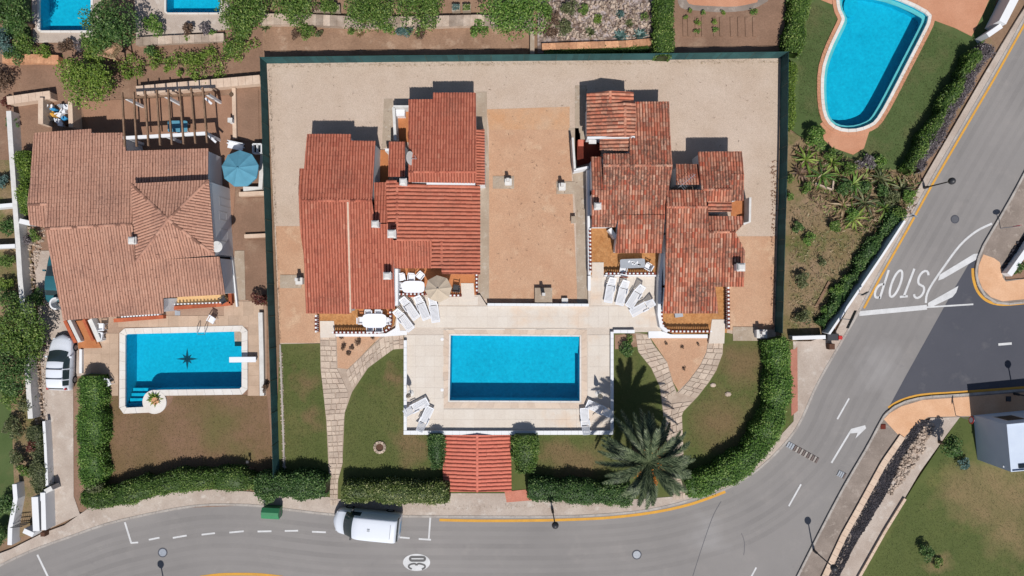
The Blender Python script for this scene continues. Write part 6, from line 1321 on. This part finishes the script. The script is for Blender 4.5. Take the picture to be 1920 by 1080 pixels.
# ================================================================ VEHICLES
vehicle('white parked car with black roof bars on the driveway', 'car', 'parked_car',
    [(0,.34,.50,.54,.50,.36),(.08,.28,.58,.64,.66,.50),(.25,.24,.68,.76,.78,.62),(.6,.22,.78,.87,.85,.70),(1.05,.22,.88,.97,.88,.74),(1.15,.22,.89,1.0,.88,.74),(1.75,.22,.93,1.42,.885,.66),(2.05,.22,.95,1.53,.885,.65),(2.6,.22,.96,1.57,.885,.655),(3.4,.22,.98,1.54,.88,.64),(3.8,.22,.98,1.46,.86,.62),(4.02,.24,.95,1.16,.83,.64),(4.12,.28,.80,.92,.79,.62),(4.18,.34,.56,.62,.70,.56)], 1.78, m_carw,
    [('windscreen',8,13,1.12,1.80), ('windscreen',9,13,1.80,1.92), ('side_window',5,8,1.5,2.35), ('side_window',5,8,2.45,3.2), ('side_window',5,8,3.3,3.75), ('rear_window',10,13,3.86,4.03)], (.8,3.35), .31, 111, 683, R(-90)+R(-1.5), .9,
    [('roof_bar', m_metal, (2.4,0,1.60), (.06,1.34,.045)), ('roof_bar', m_metal, (3.15,0,1.58), (.06,1.34,.045)), ('door_mirror', m_carw, (1.5,.96,.92), (.14,.2,.14)), ('headlight', m_lampw, (.2,.56,.62), (.26,.2,.1)), ('tail_light', m_lampr, (3.98,.70,.95), (.14,.12,.26)), ('door_seam', m_grey_met, (2.4,.885,.35), (.012,.012,.6)), ('bonnet_seam', m_grey_met, (1.06,0,.985), (.015,1.3,.01))])
vehicle('dark teal car half hidden under the villa roof edge', 'car', 'parked_car',
    [(0,.34,.50,.54,.50,.36),(.08,.28,.58,.64,.66,.50),(.25,.24,.68,.75,.76,.62),(.6,.22,.76,.84,.83,.70),(1.2,.22,.85,.94,.86,.74),(1.9,.22,.9,1.34,.86,.62),(2.3,.22,.92,1.42,.86,.62),(3.0,.22,.93,1.40,.86,.60),(3.6,.22,.93,1.06,.84,.66),(3.95,.26,.9,.97,.8,.62),(4.06,.3,.7,.78,.74,.56),(4.1,.36,.58,.62,.66,.5)], 1.72, m_cart,
    [('windscreen',8,13,1.25,2.0), ('side_window',5,8,1.6,2.4), ('side_window',5,8,2.5,3.1), ('rear_window',9,13,3.1,3.5)], (.8,3.3), .3, 106, 520, R(-90)-R(3), .9,
    [('headlight', m_lampw, (.2,.56,.6), (.26,.2,.1)), ('tail_light', m_lampr, (3.9,.66,.72), (.14,.14,.16)), ('door_mirror', m_cart, (1.55,.94,.9), (.14,.2,.14))])
vehicle('white delivery van parked at the kerb by the mottled hedge', 'van', 'parked_van',
    [(0,.38,.60,.66,.60,.44),(.07,.32,.74,.82,.78,.60),(.25,.28,.90,1.0,.90,.74),(.55,.26,1.02,1.14,.96,.82),(.9,.26,1.10,1.26,.98,.86),(1.25,.26,1.16,1.70,.985,.84),(1.65,.26,1.2,2.14,.99,.84),(2.0,.26,1.22,2.28,.99,.87),(2.8,.26,1.22,2.31,.99,.88),(4.7,.26,1.22,2.31,.99,.88),(4.95,.28,1.22,2.26,.98,.87),(5.1,.32,1.15,1.75,.965,.86),(5.15,.36,.9,1.3,.95,.84)], 2.0, m_carw,
    [('windscreen',7,13,.92,1.72), ('side_window',5,7,1.3,2.05), ('rear_window',7,13,4.98,5.12)], (.95,4.15), .34, 689, 983.5, R(-5.5), 1.1,
    [('door_mirror', m_metal, (1.4,1.1,1.22), (.12,.2,.26)), ('roof_vent', m_grey_met, (2.9,0,2.32), (.2,.2,.05)), ('headlight', m_lampw, (.2,.62,.78), (.2,.28,.16)), ('tail_light', m_lampr, (5.08,.88,.8), (.08,.1,.45)), ('tail_panel', m_blue, (5.12,0,.75), (.07,.9,.55)), ('bonnet_grille', m_metal, (.3,0,1.075), (.07,.8,.02)), ('roof_seam', m_grey_met, (4.55,0,2.328), (.05,1.1,.012))])

# ================================================================ GARDEN FURNITURE
LP = lounger_proto()
LG = 'white plastic sun loungers on the pool terrace'
def place(proto, used, x, y, z, az, label, group, cat=None):
    o = proto if not used else copy_tree(proto); p = P(x, y, z+.35); o.location = (p.x, p.y, z); o.rotation_euler = (0, 0, az); o['label'] = label; o['group'] = group
    if cat: o['category'] = cat
    return o
lg = [(757,600,128,'lowest of the four sun loungers beside the west porch'), (768,578,125,'second sun lounger from below beside the west porch'), (791.5,577,112,'third sun lounger beside the west porch next to the beige parasol'), (814,581,98,'sun lounger standing right below the beige parasol'),
      (1144,544,80,'leftmost of the four sun loungers below the east porch'), (1167,549,76,'second from left of the four sun loungers below the east porch'), (1191,556,58,'third from left of the sun loungers below the east porch'), (1204,577,28,'rightmost sun lounger below the east porch, turned sideways'),
      (781,763,208,'upper of the two sun loungers in the south west terrace corner'), (797,785,245,'lower of the two sun loungers in the south west terrace corner'), (1122,766,336,'upper sun lounger in the south east terrace corner lying under palm shadow'), (1097,789,274,'lower sun lounger in the south east terrace corner')]
for i, (x, y, a, lab) in enumerate(lg): place(LP, i > 0, x, y, TZ+.025, R(a), lab, LG)
CP = chair_proto(m_plast); CG = 'white plastic garden chairs'
ch = [(754,521,.44,-80,'leftmost white chair behind the table on the middle porch'), (772,521,.44,-95,'white chair in the middle behind the table on the middle porch'), (788,518,.44,-130,'tilted white chair next to the beige parasol'), (757,537,.44,0,'white chair at the left end of the middle porch table'),
      (692,589,.42,-90,'left white chair above the west porch table'), (711,589,.42,-90,'right white chair above the west porch table'), (695,614,.42,90,'left white chair below the west porch table'), (712,614,.42,90,'right white chair below the west porch table'), (680,601,.42,0,'white chair at the left end of the west porch table'), (725,602,.42,180,'white chair at the right end of the west porch table'),
      (1214,500,.42,150,'white chair at the right end of the east porch table'), (1168,507,.42,80,'white chair below the east porch table'), (192,613,.12,180,'upper white chair beside the villa porch steps'), (190,629,.12,170,'lower white chair beside the villa porch steps'), (398,600,.12,-120,'lone white chair above the compass star pool'), (203,718,.12,-60,'lone white chair left of the compass star pool')]
for i, (x, y, z, a, lab) in enumerate(ch): place(CP, i > 0, x, y, z, R(a), lab, CG)
CD = chair_proto(m_metal)
for i, (x, y, z, a, lab) in enumerate([(419,563,.22,-150,'left dark metal chair on the villa porch'), (855,541,.44,170,'dark metal chair beside the white porch step')]): place(CD, i > 0, x, y, z, R(a), lab, 'dark metal garden chairs')
table('white oval table with cloth on the middle porch', 775, 538, 1.75, .95, R(0), m_cloth, z0=.41); table('white oval table on the west porch', 702, 601.5, 1.9, 1.1, 0, m_cloth, z0=.41)
table('grey glass topped table on the east porch', 1186, 494, 1.95, .72, R(2), m_grey_met, 'rect', .41); table('pale blue table under the timber pergola', 333, 237, 1.55, .9, 0, m_teal, 'rect', .1)
mb = MB()
for k in range(9):
    p = P(1172+random.uniform(0,32), 494+random.uniform(-4,4), 1.18); mb.box(p.x, p.y, 1.142, random.uniform(.08,.25), random.uniform(.06,.2), .03, random.random())
tag(mb.build('place_settings', m_plast), 'white place mats spread on the east porch table', 'table mats')
parasol('large teal parasol between the villa and the green fence', 447, 315, 35, 2.5, m_teal, 9, rot=.2); parasol('beige octagonal parasol on the middle porch', 821, 541.5, 25.5, 2.6, m_beige, 8, .42, .1, -.05)
closed_parasol('closed parasol on the west side of the pool', 770.5, 737); closed_parasol('closed parasol on the east side of the pool', 1121.5, 738)
b = thing('patio_bench', 'white garden bench beside the teal parasol', 'bench', P(440, 272, .1))
mb = MB(); mb.bar(P(428,270,.55), P(456,276,.55), .6, .06); mb.build('seat', m_plast, b); mb = MB(); mb.bar(P(428,264,.8), P(457,270,.8), .05, .45); mb.build('backrest', m_plast, b)
for x, y in ((430,270),(454,275)): mb = MB(); mb.bar(P(x,y,.1), P(x,y,.52), .08, .4); mb.build('leg', m_plast, b)
g = thing('cold_frame', 'small white framed glass box beside the fence', 'cold frame', P(483, 279, .1)); mb = MB()
for a, e in (((476,271),(492,271)), ((476,288),(492,288)), ((476,271),(476,288)), ((492,271),(492,288)), ((484,271),(484,288))): mb = MB(); mb.bar(P(*a,.6), P(*e,.6), .09, .5); mb.build('frame_bar', m_white, g)
mb = MB(); mb.bar(P(476,279.5,.55), P(492,279.5,.55), .66, .02); mb.build('pane', m_glass, g)
BXL = ['blue box in the middle row at the left of the small walled yard', 'white box at the centre of the small walled yard', 'white box right of the centre of the small walled yard', 'dark metal box at the left wall of the small walled yard', 'white box left of the lowest row in the small walled yard', 'blue box at the right wall of the small walled yard', 'grey box at the back of the small walled yard', 'white box in the back right corner of the small walled yard', 'white box in the back left corner of the small walled yard', 'brown wooden box in the front right corner of the small walled yard', 'yellow box among the white ones in the small walled yard', 'white box at the front edge of the small walled yard']
for i, (x, y, mt) in enumerate(((100,205,m_blue),(108,214,m_plast),(117,208,m_plast),(96,222,m_metal),(106,226,m_plast),(120,222,m_blue),(113,198,m_grey_met),(124,200,m_plast),(92,200,m_plast),(122,230,m_dwood),(100,214,m_yellow),(112,231,m_plast))):
    o = MB(); p = P(x, y, .5); rz = random.random()*3; o.box(p.x, p.y, .07, random.uniform(.25,.42), random.uniform(.25,.4), random.uniform(.25,.55), rz); o.box(p.x, p.y, .07+.6, random.uniform(.2,.34), .08, .05, rz+.8); tag(o.build('storage_box', mt), BXL[i], 'box', 'boxes in the small walled yard')
for i, (x, y, lab) in enumerate(((436,228,'white lamp pillar on the edging wall by the pergola'),)):
    r = thing('pillar_lamp', lab, 'lamp', P(x, y, .4)); mb = MB(); p = P(x, y, .4); mb.box(p.x, p.y, .1, .3, .3, .75); mb.build('pillar', m_white, r); mb = MB(); mb.box(p.x, p.y, .85, .36, .36, .06); mb.build('cap', m_whiteg, r)
mb = MB(); p = P(434,177,.4); mb.lathe([(.15,.1),(.2,.35),(.16,.45)], p.x, p.y, 14); tag(mb.build('flower_pot', m_bark), 'round dark flower pot at the pergola wall end', 'flower pot')
mb = MB(); mb.box(*P(197,674,.12).xy, .08, .5, .45, .05); tag(mb.build('drain_hatch', m_dwood), 'brown square hatch on the villa patio', 'hatch')
mb = MB(); mb.box(*P(333,587,.12).xy, .08, .42, .36, .06); tag(mb.build('drain_hatch', m_grey_met), 'grey square drain in front of the villa porch', 'hatch')
mb = MB(); p = P(470,862,.1); mb.tube((p.x,p.y,.05), (p.x,p.y,.75), .05); mb.bar((p.x-.1,p.y,.75),(p.x+.1,p.y,.75), .2, .12); tag(mb.build('garden_tap', m_metal), 'small dark standpipe on the brown lawn', 'standpipe')
mb = MB(); mb.bar(P(400,881,.2), P(478,878,.2), .12, .2); tag(mb.build('log_edging', m_wood), 'pale timber edging behind the curving hedge', 'edging')
for i, (x, y) in enumerate(((842,636),(829,636),(829,731),(844,731))[1:3]):
    mb = MB(); p = P(x, y, TZ+.03); mb.lathe([(.13,TZ),(.13,TZ+.04),(.05,TZ+.05)], p.x, p.y, 14); tag(mb.build('skimmer_lid', m_white), ('upper round skimmer lid left of the main pool', 'lower round skimmer lid left of the main pool')[i], 'skimmer lid')

# ================================================================ STREET THINGS
street_lamp('globe street lamp standing by the dark hedge near the entrance', 1036, 957); street_lamp('globe street lamp at the south east pavement', 1526, 1032); street_lamp('globe street lamp at the edge of the messy garden', 1733, 352)
street_lamp('street lamp at the right edge beside the outbuilding shadow', 1902, 738); street_lamp('street lamp just below the bottom edge casting its shadow on the road', 310, 1114)
road_sign('round red rimmed road sign on the pavement at the junction', 1876, 428, 2.1, R(100)); road_sign('round red rimmed road sign by the pale blue outbuilding', 1792, 779, 2.2, R(170)); road_sign('small road sign plate by the top of the roadside wall', 1685, 410, 2.2, R(60), 'plate', col=m_grey_met)
road_sign('direction sign edge on beside the stop line', 1572, 597, 2.4, R(155), 'long'); road_sign('small sign post on the pavement beside the stop lettering', 1598, 551, 2.2, R(120), 'plate', col=m_metal)
bn = thing('waste_container', 'green waste container at the kerb under the hedge', 'waste container', P(508, 964, 0), None); p = P(508, 962, .9); mb = MB(); mb.box(p.x, p.y, .15, 1.3, .78, .85, R(-3), taper=1.06); mb.build('bin_body', m_green_p, bn)
mb = MB(); c0_, s0_ = math.cos(R(-3)), math.sin(R(-3))
rr_ = lambda x, y, z: (p.x+x*c0_-y*s0_, p.y+x*s0_+y*c0_, z)
mb.add([rr_(-.7,-.43,1.0), rr_(.7,-.43,1.0), rr_(.7,.43,1.0), rr_(-.7,.43,1.0), rr_(-.66,-.1,1.22), rr_(.66,-.1,1.22), rr_(.66,.12,1.22), rr_(-.66,.12,1.22)], [(4,5,6,7),(0,1,5,4),(1,2,6,5),(2,3,7,6),(3,0,4,7)]); mb.build('bin_lid', m_green_p, bn)
for i in (-1, 1):
    for j in (-1, 1): mb = MB(); q = rr_(i*.5, j*.28, .09); mb.tube((q[0]-.04,q[1],.09), (q[0]+.04,q[1],.09), .09, .09, 10); mb.build('wheel', m_tyre, bn)
for i in (-1, 1): mb = MB(); mb.bar(rr_(i*.74,-.2,.95), rr_(i*.74,.2,.95), .05, .05); mb.build('handle', m_metal, bn)
def cover(label, x, y, r, mat, ring=True):
    p = P(x, y, .01); o = thing('manhole_cover', label, 'manhole cover', (p.x, p.y, 0)); mb = MB(); mb.lathe([(r*S,-.02),(r*S,.014)], p.x, p.y, 24); mb.build('frame_ring', m_asph_dark, o); mb = MB(); mb.lathe([(r*S*.78,-.01),(r*S*.78,.022)], p.x, p.y, 24); mb.build('lid', mat, o)
m_lid = plain('worn_iron', c(160,165,172), .5, .4, .3, 12); m_lid2 = plain('dark_iron', c(98,98,102), .6, .4, .3, 12)
cover('pale round manhole cover right of the palm on the road', 1194, 1040, 9, m_lid); cover('blue grey round manhole cover near the parking bay', 305, 1036, 9, m_lid); cover('dark round manhole cover on the upper road', 1790.5, 411, 8, m_lid2)
m_bumpd = surf('worn_rubber', c(132,116,108), c(112,100,96), 2, fine=8)
def bump(label, a, b, n, w, pale):
    A, B = P(*a, .02), P(*b, .02); r = thing('speed_bump', label, 'speed bump', A); d = (B-A).normalized()
    for k in range(n):
        p0, p1 = A.lerp(B, k/n), A.lerp(B, (k+.86)/n); s = Vector((-d.y, d.x, 0))*w*S/2; mb = MB(); U = Vector((0,0,.05)); lo = [p0-s, p1-s, p1+s, p0+s]
        mb.hexa([v-Vector((0,0,.02)) for v in lo], [(v.lerp(p0.lerp(p1,.5), .15))+U for v in lo]); mb.build('bump_block', m_grey_met if k < 3 else m_kerb if k % 2 == 0 else m_bumpd, r)
bump('rubber speed bump crossing the left lane at the bend', (1476,832), (1534,864), 14, 12, True); bump('short end of a speed bump beside the right kerb', (1571,886), (1585,893), 4, 12, True)
for i, (x, y, w, h, mt, lab) in enumerate(((1562,632,.9,.8,m_metal,'dark utility cabinet at the end of the roadside wall'), (1576,633,.3,.9,m_red,'red hydrant post beside the dark utility cabinet'), (1560,650,.45,.5,m_dwood,'small brown box on the pavement below the utility cabinet'), (80,1002,.35,.5,m_dwood,'little brown meter box in front of the white slabs'), (1656,800,.4,.03,m_brick_d,'rust coloured drain plate on the orange pavement'), (1891,748,.4,.03,m_metal,'dark drain plate in the shadow of the outbuilding'))):
    p = P(x, y, .11+h); o = thing('drain_plate' if h < .1 else 'utility_box', lab, 'drain' if h < .1 else 'utility box', (p.x, p.y, .11)); mb = MB(); mb.box(p.x, p.y, .10, w, w*.6 if w > .6 else w, h+.012); mb.build('body', mt, o)
    mb = MB(); mb.box(p.x, p.y, .113+h, w*.92, (w*.6 if w > .6 else w)*.9, .03); mb.build('lid', mt, o)
